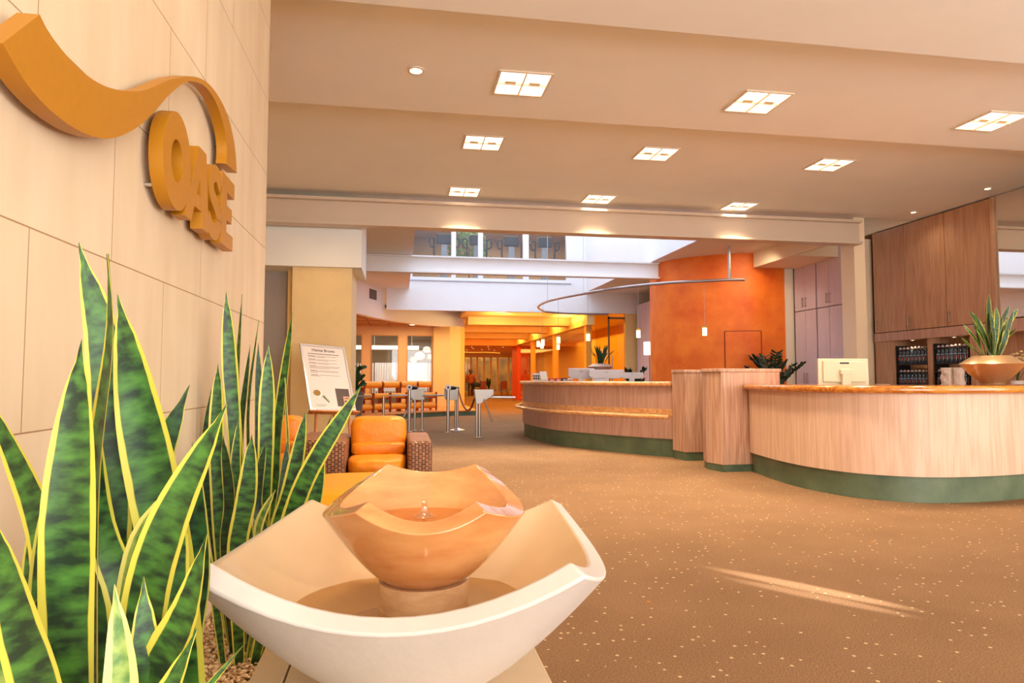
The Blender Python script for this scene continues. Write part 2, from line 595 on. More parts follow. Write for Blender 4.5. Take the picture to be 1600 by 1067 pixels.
    def strip(self, path, z0, z1, th):
        """upright curved wall: path on its front, th offset to the left of it; z may be (za, zb)"""
        inn = offset2d(path, th)
        poly = [(p[0], p[1]) for p in path] + [(p[0], p[1]) for p in inn[::-1]]
        n = len(path)
        vs = [(p[0], p[1], z0) for p in poly] + [(p[0], p[1], z1) for p in poly]
        m = 2 * n
        fs = []
        for i in range(n - 1):
            a, b, c, d = i, i + 1, m - 2 - i, m - 1 - i
            fs.append((a, d, c, b)); fs.append((m + a, m + b, m + c, m + d))
            fs.append((a, b, m + b, m + a)); fs.append((d, m + d, m + c, c))
        fs.append((0, m, 2 * m - 1, m - 1)); fs.append((n - 1, n, m + n, m + n - 1))
        return self.add(vs, fs)

    def leaf(self, ctrl, width, face=0, twist=0, n=16, cup=0.22, prof=None, thick=0.0035):
        path = arcpath(ctrl, 40)
        L = len(path)
        ph = ctrl[-1][0] * 37.0 + ctrl[-1][1] * 11.0
        vs, fs, uv = [], [], []
        ns = n
        cols = [-1, -0.6, 0, 0.6, 1]
        for i in range(ns + 1):
            t = i / ns
            x = t * (L - 1)
            a = int(min(L - 2, math.floor(x)))
            p = path[a].lerp(path[a + 1], x - a)
            tg = (path[min(L - 1, a + 1)] - path[a]).normalized()
            az = math.radians(face + twist * t - 9.55)
            nr = Vector((math.sin(-az) * 1.0, -math.cos(az), 0))
            nr = (nr - tg * nr.dot(tg)).normalized()
            w = tg.cross(nr).normalized()
            p = p + w * (width * 0.10 * math.sin(5.5 * t + ph) * t) + nr * (width * 0.10 * math.sin(4.3 * t + ph * 1.7) * t)
            if prof:
                wd_ = prof(t)
            else:
                wd_ = (0.5 + 0.5 * math.sin(min(1, t / 0.72) * PI / 2)) if t < 0.72 else max(0.02, (1 - ((t - 0.72) / 0.28) ** 2.5) * (1 if t < 0.97 else 0.75))
            wd_ *= 1 + 0.05 * math.sin(9 * t + ph)
            hw = width * 0.5 * wd_
            for side in (1, -1):
                for c in (cols if side == 1 else cols[::-1]):
                    h = cup * hw * (c * c) + side * thick * 0.5 * (1.02 - abs(c))
                    vs.append(p + w * (c * hw) + nr * h)
                    uv.append(((c + 1) / 2, t * 1.0))
        m = 10
        for i in range(ns):
            for k in range(m):
                k2 = (k + 1) % m
                fs.append((i * m + k, i * m + k2, (i + 1) * m + k2, (i + 1) * m + k))
        fs.append(tuple(range(m))[::-1])
        fs.append(tuple(ns * m + k for k in range(m)))
        return self.add(vs, fs, uv)

    def build(self, name, m, parent=None, smooth=False, bevel=0.0, uv=False, seg=2, angle=35):
        vs = [Vector(v) for v in self.v]
        if parent is not None:
            org = ORG.get(parent.name, Vector((0, 0, 0)))
        else:
            mn = [min(v[i] for v in vs) for i in range(3)]
            mxx = [max(v[i] for v in vs) for i in range(3)]
            org = Vector(((mn[0] + mxx[0]) / 2, (mn[1] + mxx[1]) / 2, mn[2]))
        me = bpy.data.meshes.new(name)
        me.from_pydata([tuple(v - org) for v in vs], [], self.f)
        if uv:
            ul = me.uv_layers.new(name='uv')
            for lp in me.loops:
                ul.data[lp.index].uv = self.uv[lp.vertex_index]
        bm = bmesh.new()
        bm.from_mesh(me)
        bmesh.ops.recalc_face_normals(bm, faces=bm.faces)
        bm.to_mesh(me)
        bm.free()
        if smooth:
            me.polygons.foreach_set('use_smooth', [True] * len(me.polygons))
            me.set_sharp_from_angle(angle=math.radians(angle))
        me.materials.append(m)
        me.update()
        o = bpy.data.objects.new(name, me)
        COL.objects.link(o)
        if parent is not None:
            o.parent = parent
            ORG[o.name] = org
        else:
            o.location = org
            ORG[o.name] = org
        if bevel:
            b = o.modifiers.new('bevel', 'BEVEL')
            b.width = bevel
            b.segments = seg
            b.limit_method = 'ANGLE'
            b.angle_limit = math.radians(40)
        return o


ORG = {}


def thing(name, label, cat, loc=(0, 0, 0), rz=0, group=None):
    """an Empty at the base; children built in world coordinates when loc is given first, local when loc is 0"""
    o = bpy.data.objects.new(name, None)
    o.empty_display_size = 0.1
    COL.objects.link(o)
    o.location = loc
    o.rotation_euler = (0, 0, rz)
    ORG[o.name] = Vector(loc)
    o['label'] = label
    o['category'] = cat
    if group:
        o['group'] = group
    return o


def tag(o, label, cat, group=None, kind=None):
    o['label'] = label
    o['category'] = cat
    if group:
        o['group'] = group
    if kind:
        o['kind'] = kind
    return o


def struct(o):
    o['kind'] = 'structure'
    return o


def dup(root, loc=None, rz=None, label=None):
    r = root.copy()
    COL.objects.link(r)
    if loc is not None:
        r.location = loc
    if rz is not None:
        r.rotation_euler = (0, 0, rz)
    if label:
        r['label'] = label

    def rec(a, b):
        for ch in list(a.children):
            c = ch.copy()
            COL.objects.link(c)
            c.parent = b
            rec(ch, c)
    rec(root, r)
    return r


def text_mesh(txt, size, extrude, name, m, parent, matrix, bold=0.0, align='CENTER'):
    cu = bpy.data.curves.new(name, 'FONT')
    cu.body = txt
    cu.size = size
    cu.extrude = extrude
    cu.offset = bold
    cu.align_x = align
    cu.align_y = 'CENTER'
    to = bpy.data.objects.new(name + '_tmp', cu)
    COL.objects.link(to)
    dg = bpy.context.evaluated_depsgraph_get()
    me = bpy.data.meshes.new_from_object(to.evaluated_get(dg))
    bpy.data.objects.remove(to)
    me.transform(matrix)
    me.materials.clear()
    me.materials.append(m)
    o = bpy.data.objects.new(name, me)
    COL.objects.link(o)
    o.parent = parent
    return o


# palette
paint = mat('ceiling_paint', 'F3F4EE', 0.7, var=0.03, vscale=2.0, world=True, bump=0.03, bscale=300)
paint_w = mat('white_paint', 'F4F2F2', 0.6, var=0.02, vscale=2.0, world=True)
paint_beam = mat('beam_paint', 'D2C0AC', 0.4, var=0.03, vscale=3.0, world=True)
paint_yel = mat('yellow_paint', 'EFD39A', 0.6, var=0.10, vscale=1.6, world=True)
paint_tan = mat('tan_paint', 'D9B585', 0.6, var=0.06, vscale=2.0, world=True)
paint_hall = mat('hall_paint', 'F3D08A', 0.6, var=0.04, vscale=2.0, world=True)
orange_pl = mat('orange_plaster', 'FF8826', 0.55, col2='E66210', vscale=1.7, world=True, detail=9, bump=0.12, bscale=14)
red_pl = mat('red_plaster', 'E5501A', 0.6, var=0.1, world=True)
veneer = wood_mat('pale_veneer', 'DDBBA2', 'CCA68C', 0.45)
veneer_r = wood_mat('rosy_veneer', 'C49C8A', 'AE8674', 0.45)
veneer_b = wood_mat('brown_veneer', 'C29674', 'AC7E60', 0.42)
lilac = wood_mat('lilac_veneer', 'E2D4DE', 'D2C2CE', 0.45, figure=False)
nosing = wood_mat('amber_nosing', 'D98A34', 'A85A18', 0.22, 'x', coat=0.6, fine=14)
nosing_y = wood_mat('beech_nosing', 'E3AE78', 'C88A52', 0.3, 'y', coat=0.3, fine=18)
green = mat('green_linoleum', '66755A', 0.45, col2='4A5C46', vscale=3.0, world=True)
steel = mat('brushed_steel', 'C9C5C2', 0.28, 1.0, var=0.08, vscale=40, stretch=(1, 1, 0.1))
steel_d = mat('dark_steel', '8A8380', 0.35, 1.0)
goldp = mat('gold_paint', 'B97C12', 0.42, 0.15, var=0.05, vscale=30)
stone = mat('cream_limestone', 'CFC5BC', 0.5, var=0.08, vscale=5.0, bump=0.05, bscale=40)
white_pl = mat('white_plastic', 'E0DCDC', 0.4)
black_pl = mat('black_plastic', '1C1C20', 0.4)
glow_w = mat('lamp_glow', 'FFF0D8', 0.5, emit=2.0)
glow_s = mat('spot_glow', 'FFE6C0', 0.5, emit=9.0)
clear = glass_mat('clear_glass')
tile = tile_mat()
carpet = carpet_mat()
leafy = leaf_mat('snake_leaf', '0F2C14', '467A2A', 'CCC248', 0.38, 46)
leafd = leaf_mat('snake_leaf_dark', '0C2210', '2A5522', 'B9B04A', 0.43, 50)
leafp = leaf_mat('snake_leaf_pale', '4E7A34', '9FB455', 'E6E07A', 0.26, 26)
greenp = mat('plant_green', '2C5428', 0.5, var=0.4, vscale=20)

# ================================================================ SETTING
def sbox(name, m, *b, bevel=0.0):
    return struct(MB().box(*b).build(name, m, bevel=bevel))


sbox('floor', carpet, -3.2, 12.5, -5.0, 52.0, -0.1, 0.0)
# ceilings stepping up away from the entrance
sbox('ceiling', paint, -1.1, 12.5, -5.0, 4.43, 3.68, 4.5)
sbox('ceiling', paint, -3.2, 12.5, 4.43, 6.65, 3.87, 4.5)
sbox('ceiling', paint, -3.2, 12.5, 6.65, 10.55, 4.10, 4.5)
# around the atrium opening
OX0, OX1, OY0, OY1 = 0.27, 6.2, 11.0, 21.8
sbox('ceiling', paint, -3.2, OX0 - 0.2, 10.75, 24.0, 4.10, 4.3)
sbox('ceiling', paint, OX1 + 0.2, 8.35, 10.75, 21.8, 4.10, 4.3)
sbox('ceiling', paint, 8.35, 12.5, 12.5, 21.8, 4.10, 4.3)
sbox('ceiling', paint, 8.35, 12.5, 10.75, 12.5, 4.5, 4.6)
# walls
sbox('wall_left', tile, -1.10, -0.85, -5.0, 4.39, 0.0, 3.68)
sbox('wall_left', paint_yel, -3.2, -3.0, 4.4, 26.0, 0.0, 4.1)
sbox('wall_left', paint_yel, -3.0, -1.1, 4.2, 4.39, 0.0, 3.87)
sbox('wall_right', paint_tan, 9.85, 10.1, -5.0, 14.3, 0.0, 4.5)
sbox('wall_right', paint_tan, 9.3, 9.5, 14.3, 22.0, 0.0, 4.1)
# entrance front behind the camera: piers and lintel, openings between them
mb = MB().box(-1.1, -0.7, -5.0, -4.8, 0, 3.68).box(7.9, 9.85, -5.0, -4.8, 0, 3.68).box(-0.7, 7.9, -5.0, -4.8, 3.3, 3.68)
mb.box(2.0, 2.12, -5.0, -4.8, 0, 3.3).box(5.0, 5.12, -5.0, -4.8, 0, 3.3)
struct(mb.build('wall_back', paint))
# bulkhead above the cabinets at the ceiling edge
sbox('wall_right', mat('column_paint', 'F2DCBC', 0.55), 9.40, 9.85, 9.2, 14.3, 4.105, 4.5)
# painted steel beams across the lobby
def ibeam(name, y, z0, z1, x0, x1, fw=0.24, ft=0.045, m=paint_beam):
    b = MB().box(x0, x1, y - fw / 2, y + fw / 2, z0, z0 + ft).box(x0, x1, y - 0.02, y + 0.02, z0 + ft - 0.002, z1 - ft + 0.002)
    b.box(x0, x1, y - fw / 2, y + fw / 2, z1 - ft, z1)
    return struct(b.build(name, m))


ibeam('trim_1', 10.66, 3.57, 4.0, -3.0, 8.12)
sbox('trim_2', paint, -3.0, 9.85, 10.55, 10.75, 4.1, 4.5)
# second beam, across the atrium
ibeam('trim_3', 15.87, 3.68, 4.09, -1.9, 6.42, 0.22, 0.035, paint_w)
# pier on the left with its bulkhead
sbox('trim_4', paint, -2.6, -0.63, 10.95, 12.4, 2.965, 4.1)
sbox('trim_5', paint_yel, -1.715, -0.785, 11.05, 12.3, 0, 2.965)
sbox('door_1', mat('grey_door', 'A9A29C', 0.35), -2.6, -1.83, 11.6, 11.65, 0, 2.965)
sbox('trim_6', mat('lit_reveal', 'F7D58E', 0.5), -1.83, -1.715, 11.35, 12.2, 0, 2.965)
# free-standing column under the end of the steel beam
sbox('trim_7', mat('column_paint', 'F2DCBC', 0.55, var=0.03, world=True), 8.12, 8.34, 10.79, 11.16, 0, 4.1)
sbox('trim_8', mat('column_paint', 'F2DCBC', 0.55), 9.05, 9.42, 12.0, 12.12, 0, 4.0)
sbox('trim_9', mat('pale_edge', 'F3E6CE', 0.5), 8.90, 9.12, 14.26, 14.36, 0, 4.1)
# dropped box over the orange wall
sbox('trim_10', mat('column_paint', 'E5C9A4', 0.55), 8.06, 9.35, 12.6, 14.16, 3.74, 4.1)
sbox('trim_33', mat('column_paint', 'F2DCBC', 0.55), 8.06, 8.12, 11.17, 12.6, 3.74, 4.1)

# atrium shaft
sbox('wall_atrium_left', paint_w, OX0 - 0.2, OX0, OY0, OY1, 4.1, 8.8)
sbox('wall_atrium_right', paint_w, OX1, OX1 + 0.2, OY0, OY1, 4.1, 8.8)
sbox('wall_atrium_near', paint_w, OX0 - 0.2, OX1 + 0.2, OY0 - 0.24, OY0, 4.1, 8.8)
WX = [(0.375, 1.64), (1.79, 2.53), (2.69, 4.05), (4.24, 5.545)]
WZ0, WZ1 = 4.50, 6.4
mb = MB().box(-0.45, 9.3, OY1, OY1 + 0.15, 3.40, 4.50)
mb.box(-0.45, 9.3, OY1, OY1 + 0.15, WZ1, 8.8)
mb.box(-0.45, WX[0][0], OY1, OY1 + 0.15, WZ0, WZ1)
for a, b in zip(WX[:-1], WX[1:]):
    mb.box(a[1], b[0], OY1, OY1 + 0.15, WZ0, WZ1)
mb.box(WX[-1][1], 9.3, OY1, OY1 + 0.15, WZ0, WZ1)
struct(mb.build('wall_atrium_far', paint_w))
struct(MB().box(0.3, 5.7, OY1 - 0.03, OY1 + 0.0, 4.37, 4.40).build('trim_11', mat('grey_trim', 'B9B9C4', 0.5)))  # thin grey line under the upstairs window sill
for i, (a, b) in enumerate(WX):
    o = struct(MB().box(a, b, OY1 + 0.06, OY1 + 0.075, WZ0, WZ1).build('window_%d' % (i + 1), clear))
# fitness room upstairs
gymw = mat('gym_wall', 'B59B78', 0.6, var=0.1)
sbox('floor_upstairs', mat('gym_floor', '8B6B4C', 0.5), -0.5, 9.3, 21.95, 27.5, 4.2, 4.35)
sbox('wall_upstairs', gymw, -0.5, 9.3, 27.5, 27.6, 4.35, 8.8)
sbox('ceiling_upstairs', gymw, -0.5, 9.3, 21.95, 27.5, 7.0, 7.2)
sbox('wall_upstairs', gymw, -0.6, -0.5, 21.95, 27.5, 4.2, 8.8)
sbox('wall_upstairs', gymw, 9.3, 9.4, 21.95, 27.5, 4.2, 8.8)
area('gym_light', (4, 24.5, 6.9), (0, 0, 0), 6, 3, 260, (1.0, 0.84, 0.62))

# curved fascia over the seating area
FA = catmull([(-3.0, 15.8), (-2.1, 17.8), (-1.43, 19.6), (-0.9, 21.1), (-0.33, 22.4), (0.7, 23.9), (1.76, 24.85), (2.40, 25.2)], 8)
struct(MB().strip(FA, 3.1, 4.1, 0.22).build('wall_fascia', mat('fascia_paint', 'F6F4F6', 0.6, world=True), smooth=True))
inn = offset2d(FA, 0.22)
poly = [(p.x, p.y) for p in inn] + [(2.4, 26.4), (-3.2, 26.4), (-3.2, 15.8)]
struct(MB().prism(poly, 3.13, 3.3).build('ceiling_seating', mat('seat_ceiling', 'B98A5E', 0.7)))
# faint grid of the seating ceiling
mb = MB()
for yy, xe in ((21.6, -1.1), (22.9, -.5), (24.2, .5)):
    mb.box(-2.9, xe, yy, yy + 0.03, 3.118, 3.13)
for xx, ye in ((-1.9, 19.5), (-1.1, 21.6), (-0.4, 23.0), (0.3, 24.0), (1.0, 24.9)):
    mb.box(xx, xx + 0.025, ye, 25.25, 3.118, 3.13)
struct(mb.build('trim_12', mat('grid_line', '7E5A3C', 0.7)))
# curved step
ST = catmull([(-3.0, 15.2), (-1.9, 16.6), (-1.12, 17.9), (-0.43, 19.2), (0.49, 20.35), (1.3, 20.95), (2.07, 21.2), (2.45, 21.25)], 8)
poly = [(p.x, p.y) for p in ST] + [(2.45, 25.3), (-3.0, 25.3)]
struct(MB().prism(poly, 0.0, 0.13).build('floor_step', green))
po2 = [(p.x, p.y) for p in offset2d(ST, -0.03)] + [(2.48, 25.3), (-3.0, 25.3)]
struct(MB().prism(po2, 0.131, 0.165).build('floor_step_deck', wood_mat('deck_wood', 'D98D4A', 'B56A2C', 0.35, 'x', fine=10)))
# wall with internal windows behind the benches
WB = [(-1.84, -1.395), (-1.07, -0.06), (0.25, 1.2)]
mb = MB().box(-3.0, -1.84, 25.3, 25.45, 0.165, 3.13).box(-1.84, 1.25, 25.3, 25.45, 2.80, 3.13)
for a, b in ((-1.395, -1.07), (-0.06, 0.25), (1.2, 1.35)):
    mb.box(a, b, 25.3, 25.45, 0.165, 2.80)
struct(mb.build('wall_seating', mat('window_wall_paint', 'D9AE78', 0.6, world=True)))
wf = mat('window_wood', 'C08A50', 0.5)
for i, (a, b) in enumerate(WB):
    w = struct(MB().box(a, b, 25.36, 25.375, 0.165, 2.80).build('window_%d' % (i + 5), clear))
    MB().box(a, a + 0.03, 25.27, 25.31, 0.165, 2.8).box(b - 0.03, b, 25.27, 25.31, 0.165, 2.8).box(a + .03, b - .03, 25.27, 25.31, 2.77, 2.8).build('window_frame', wf, w)
# room behind those windows
sbox('wall_back_room', mat('back_room_wall', '9C8468', 0.7), -3.2, 2.3, 31.0, 31.1, 0, 3.4)
sbox('ceiling_back_room', mat('back_room_ceiling', 'C6BEB8', 0.7), -3.2, 2.3, 25.45, 31.0, 3.3, 3.4)
sbox('wall_back_room', mat('back_room_wall', '9C8468', 0.7), -3.2, -3.1, 25.45, 31.0, 0, 3.3)
# pier by the hall
struct(MB().prism([(1.22, 25.29), (1.24, 25.1), (1.81, 24.6), (2.21, 24.66), (2.42, 25.25), (2.42, 26.4), (1.36, 26.4), (1.36, 25.29)], 0.165, 3.1).build('trim_13', paint_hall))
# hall beyond
sbox('wall_hall_left', paint_hall, 2.2, 2.4, 26.4, 48.0, 0, 3.6)
sbox('ceiling_hall', paint_hall, 2.2, 9.3, 21.95, 36.0, 3.45, 3.6)
sbox('trim_14', paint_hall, 2.45, 6.35, 24.3, 25.1, 3.16, 3.45)
sbox('trim_15', paint_hall, 2.45, 6.35, 28.2, 29.0, 3.16, 3.45)
sbox('trim_16', paint_hall, 2.45, 6.35, 32.6, 33.4, 3.16, 3.45)
sbox('trim_17', paint_hall, 6.3, 6.55, 21.95, 36.0, 3.02, 3.45)
sbox('ceiling_hall', mat('low_ceiling', 'D98F3C', 0.6), 2.2, 9.3, 36.0, 48.2, 2.98, 3.6)
# wavy drop edge deep in the hall
wv = catmull([(2.4, 43.0), (3.6, 42.4), (4.6, 43.4), (5.6, 43.0), (6.6, 44.0)], 8)
struct(MB().strip(wv, 2.86, 2.98, 0.1).build('trim_18', mat('wave_paint', 'F6D68A', 0.5), smooth=True))
# glazed far wall
mb = MB().box(2.2, 9.3, 48.0, 48.2, 2.72, 2.98).box(2.2, 9.3, 48.0, 48.2, 0, 0.24)
xs = [2.9, 3.65, 4.5, 5.0, 5.45, 5.95, 6.45, 6.95, 7.75, 8.6]
for x in xs:
    mb.box(x, x + 0.14, 48.0, 48.15, 0.24, 2.72)
struct(mb.build('wall_far', paint_hall))
for i in range(len(xs) - 1):
    struct(MB().box(xs[i] + 0.14, xs[i + 1], 48.06, 48.07, 0.24, 2.72).build('window_%d' % (i + 8), clear))
sbox('wall_garden', mat('garden_view', '5A4A34', 0.7, col2='A87A34', vscale=1.3, world=True), 1.0, 11.0, 51.5, 51.7, 0, 4)
area('far_room_light', (6, 50, 3.4), (0, 0, 0), 6, 2, 160, (1.0, 0.66, 0.26))
# step edge in the hall carpet
struct(MB().box(5.3, 6.9, 39.4, 39.8, 0.0, 0.05).build('trim_19', mat('pale_nosing', 'EFE6D2', 0.4)))
# glazed side of the hall
GXS = [(22.3, 0.24), (27.2, 0.26), (32.0, 0.28)]
post_m = mat('amber_post', 'E8A43C', 0.5)
mb = MB()
for y, w in GXS:
    mb.box(6.36, 6.56, y, y + w, 0, 3.02)
struct(mb.build('trim_20', post_m))
struct(MB().box(6.38, 7.0, 35.9, 37.9, 0, 2.98).build('trim_21', red_pl))
ys = [22.54, 27.2, 27.46, 32.0, 32.28, 35.9]
for i in range(3):
    struct(MB().box(6.45, 6.462, ys[2 * i], ys[2 * i + 1], 0.0, 3.02).build('window_%d' % (i + 17), clear))
sbox('wall_hall_right', mat('yellow_wall', 'F0B63C', 0.6, world=True), 9.2, 9.3, 22.0, 48.0, 0, 3.45)  # plain yellow wall of the room behind the glazing
# glazed front beside the reception with door
sbox('trim_22', paint_hall, 7.62, 8.05, 21.82, 22.0, 0, 3.40)
sbox('trim_23', mat('dark_frame', '6E5A44', 0.5), 8.05, 8.09, 21.80, 22.0, 0, 3.40)
mb = MB().box(7.02, 7.07, 21.86, 21.92, 0, 3.3).box(7.02, 7.62, 21.86, 21.92, 3.22, 3.28)
struct(mb.build('trim_24', mat('dark_frame', '6E5A44', 0.5)))
yg = glass_mat('amber_glass', (0.93, 0.86, 0.55))
struct(MB().box(6.56, 7.02, 21.88, 21.89, 0, 3.40).build('window_20', yg))
d = struct(MB().box(7.07, 7.62, 21.88, 21.89, 0.01, 3.22).build('door_2', yg))
MB().cyl((7.13, 21.80, 0.9), (7.13, 21.80, 1.95), 0.022).cyl((7.13, 21.80, 1.0), (7.13, 21.88, 1.0), 0.01).cyl((7.13, 21.80, 1.85), (7.13, 21.88, 1.85), 0.01).build('door_handle', steel, d, smooth=True)
sbox('wall_right', paint_w, 8.09, 9.3, 21.80, 22.0, 0, 3.40)

# curved orange plaster wall
OW = catmull([(7.1, 17.6), (6.6, 16.9), (6.40, 16.2), (6.50, 15.6), (6.78, 15.12), (7.11, 14.78), (7.55, 14.48), (8.06, 14.27), (8.60, 14.26), (9.2, 14.32)], 8)
struct(MB().strip(OW, 0.0, 4.1, 0.2).build('wall_orange', orange_pl, smooth=True))
seg = [p for p in OW if 7.44 <= p.x <= 8.26]
d = struct(MB().strip(offset2d(seg, -0.012), 0.0, 2.27, 0.01).build('door_3', orange_pl, smooth=True))
o2 = offset2d(seg, -0.016)
mb = MB().strip(o2, 2.27, 2.285, 0.012)
for q in (o2[0], o2[-1]):
    mb.box(q.x - 0.008, q.x + 0.008, q.y - 0.008, q.y + 0.008, 0, 2.28)
mb.build('door_frame', mat('orange_groove', '8E2E08', 0.6), d)

# ================================================================ CEILING LAMPS
lam_m = mat('louvre', 'FFF6E4', 0.35, emit=1.6)
frm_m = mat('fixture_frame', 'E9D9C4', 0.4)
ROW = ['nearest', 'middle', 'farthest']
PLC = ['left', 'middle', 'right']
proto = thing('recessed_ceiling_light', '', 'ceiling light', (0, 0, 0), 0, 'square ceiling lights of the lobby')
s = 0.225
mb = MB()
for a in ((-s - .02, s + .02, -s - .02, -s), (-s - .02, s + .02, s, s + .02), (-s - .02, -s, -s, s), (s, s + .02, -s, s)):
    mb.box(a[0], a[1], a[2], a[3], -0.012, 0.0)
mb.build('frame', frm_m, proto)
MB().box(-s, s, -s, s, -0.004, -0.001).build('diffuser', glow_w, proto)
mb = MB().box(-0.006, 0.006, -s, s, -0.02, -0.004).box(-s, -.006, -0.004, 0.004, -0.02, -0.004).box(.006, s, -0.004, 0.004, -0.02, -0.004)
for k in (-0.112, 0.112):
    mb.box(k - 0.05, k + 0.05, -0.045, -0.004, -0.012, -0.004)
mb.build('louvre', mat('louvre_metal', 'E8D2AE', 0.4), proto)
for i, (x, y, z) in enumerate(PANELS):
    lb = 'square recessed ceiling light with four cells, %s in the %s row of three' % (PLC[i % 3], ROW[i // 3])
    if i == 0:
        proto.location = (x, y, z); proto['label'] = lb
    else:
        dup(proto, (x, y, z), label=lb)


def downlight(name, loc, r, label, group=None):
    t = thing(name, label, 'ceiling light', (0, 0, 0), 0, group)
    MB().lathe([(r * 0.7, 0), (r, 0), (r, -0.008), (r * 0.72, -0.014), (r * 0.7, 0)], n=20).build('ring', frm_m, t, smooth=True)
    MB().lathe([(0.0, -0.004), (r * 0.68, -0.004), (r * 0.5, -0.012), (0, -0.014)], n=16).build('bulb', glow_s, t, smooth=True)
    t.location = loc
    return t


g = 'round downlights of the lobby ceiling'
downlight('round_downlight', (0.114, 5.746, 3.87), 0.075, 'round downlight with pale ring, alone left of the square ceiling lights', g)
downlight('round_downlight', (8.88, 10.23, 4.10), 0.06, 'small round downlight over the cabinets, farther of the two', g)
downlight('round_downlight', (8.90, 8.75, 4.10), 0.06, 'small round downlight over the cabinets, nearer of the two', g)
g = 'downlights over the benches'
downlight('round_downlight', (-0.62, 22.0, 3.13), 0.07, 'small downlight in the seating ceiling, leftmost of three', g)
downlight('round_downlight', (0.42, 24.3, 3.13), 0.16, 'wide downlight in the seating ceiling, middle of three', g)
downlight('round_downlight', (1.05, 24.75, 3.13), 0.07, 'small downlight in the seating ceiling, beside the yellow pier', g)
for i, (x, y) in enumerate([(4.0, 37.5), (4.9, 37.2), (5.8, 37.6), (4.3, 39.5), (5.3, 40.0), (4.1, 41.3), (5.9, 41.8), (5.0, 41.0)]):
    tag(downlight('round_downlight', (x, y, 2.98), 0.07, '', None), 'tiny downlight in the low orange ceiling deep in the hall', 'ceiling light', 'downlights deep in the hall')

# ================================================================ WALL SIGN
X0, X1 = -0.825, -0.78
SW = [(1.428, 1.831), (1.557, 1.961), (1.593, 1.943), (1.658, 1.931), (1.741, 1.927), (1.832, 1.935), (1.932, 1.96), (2.043, 2.002), (2.149, 2.05), (2.267, 2.121), (2.399, 2.2), (2.577, 2.29), (2.693, 2.337), (2.822, 2.371), (2.966, 2.382), (3.109, 2.366), (3.2, 2.323), (3.275, 2.258), (3.318, 2.154)]
SWB = [(3.118, 2.136), (3.128, 2.195), (3.098, 2.263), (3.011, 2.318), (2.894, 2.345), (2.757, 2.335), (2.606, 2.285), (2.499, 2.227), (2.357, 2.122), (2.233, 2.014), (2.121, 1.929), (2.02, 1.866), (1.927, 1.82), (1.843, 1.793), (1.752, 1.776), (1.67, 1.771), (1.595, 1.774), (1.527, 1.787), (1.472, 1.806)]
top = [SW[0]] + [tuple(p[:2]) for p in catmull([(a, b, 0) for a, b in SW[1:]], 3)]
bot = [tuple(p[:2]) for p in catmull([(a, b, 0) for a, b in SWB], 3)]
sg = thing('wave_sign', 'gold wave-shaped metal emblem mounted on the limestone wall above the lettering', 'sign', (-0.85, 2.37, 1.77))
# build as paired strip so the long curved outline is clean
nT = 60
def resample(pl, n):
    P = [Vector((a, b, 0)) for a, b in pl]
    d = [0]
    for a, b in zip(P[:-1], P[1:]):
        d.append(d[-1] + (b - a).length)
    out = []
    j = 0
    for i in range(n + 1):
        s_ = d[-1] * i / n
        while j < len(d) - 2 and d[j + 1] < s_:
            j += 1
        t = (s_ - d[j]) / max(1e-9, d[j + 1] - d[j])
        p = P[j].lerp(P[j + 1], min(1, max(0, t)))
        out.append((p.x, p.y))
    return out


T_ = resample(top[1:], nT)
B_ = resample(bot[::-1], nT)
B_[0] = (1.428, 1.831)
mb = MB()
vs = []
for (a, b) in zip(T_, B_):
    vs += [(X1, a[0], a[1]), (X1, b[0], b[1]), (X0, a[0], a[1]), (X0, b[0], b[1])]
fs = []
for i in range(nT):
    o = 4 * i
    fs += [(o, o + 1, o + 5, o + 4), (o + 2, o + 6, o + 7, o + 3), (o, o + 4, o + 6, o + 2), (o + 1, o + 3, o + 7, o + 5)]
fs += [(0, 2, 3, 1), (4 * nT, 4 * nT + 1, 4 * nT + 3, 4 * nT + 2)]
mb.add(vs, fs)
mb.build('wave_panel', goldp, sg, smooth=True, angle=30)
for (y, z) in ((1.75, 1.85), (2.3, 2.12), (2.95, 2.36), (3.2, 2.25)):
    MB().cyl((-0.85, y, z), (X0, y, z), 0.008).build('standoff', steel, sg)


def ell(cy, cz, ry, rz, n=40, sh=0.0):
    return [(cy + ry * math.cos(2 * PI * i / n) , cz + rz * math.sin(2 * PI * i / n)) for i in range(n)]


def letter(name, label, mbb, c):
    t = thing(name, label, 'letter', (-0.85, c[0], c[1]), 0, 'raised gold letters on the limestone wall')
    mbb.build('letter_body', goldp, t, smooth=True, angle=30)
    for dy_, dz_ in ((-0.02, .05), (.03, .2)):
        MB().cyl((-0.85, c[0] + dy_, c[1] + dz_), (X0, c[0] + dy_, c[1] + dz_), 0.007).build('standoff', steel, t)
    return t


letter('raised_letter', 'raised gold letter O, the largest and leftmost on the wall', MB().ringprism(ell(2.475, 1.935, 0.150, 0.172), ell(2.468, 1.935, 0.062, 0.075), X0, X1), (2.39, 1.77))
zb, zt = 1.765, 2.075
A = [(2.565, zb), (2.635, zb), (2.655, zb + .055), (2.735, zb + .055), (2.745, zb), (2.85, zb), (2.86, zt), (2.75, zt)]
Ai = [(2.677, zb + .10), (2.733, zb + .10), (2.765, zt - .06)]
mb = MB()
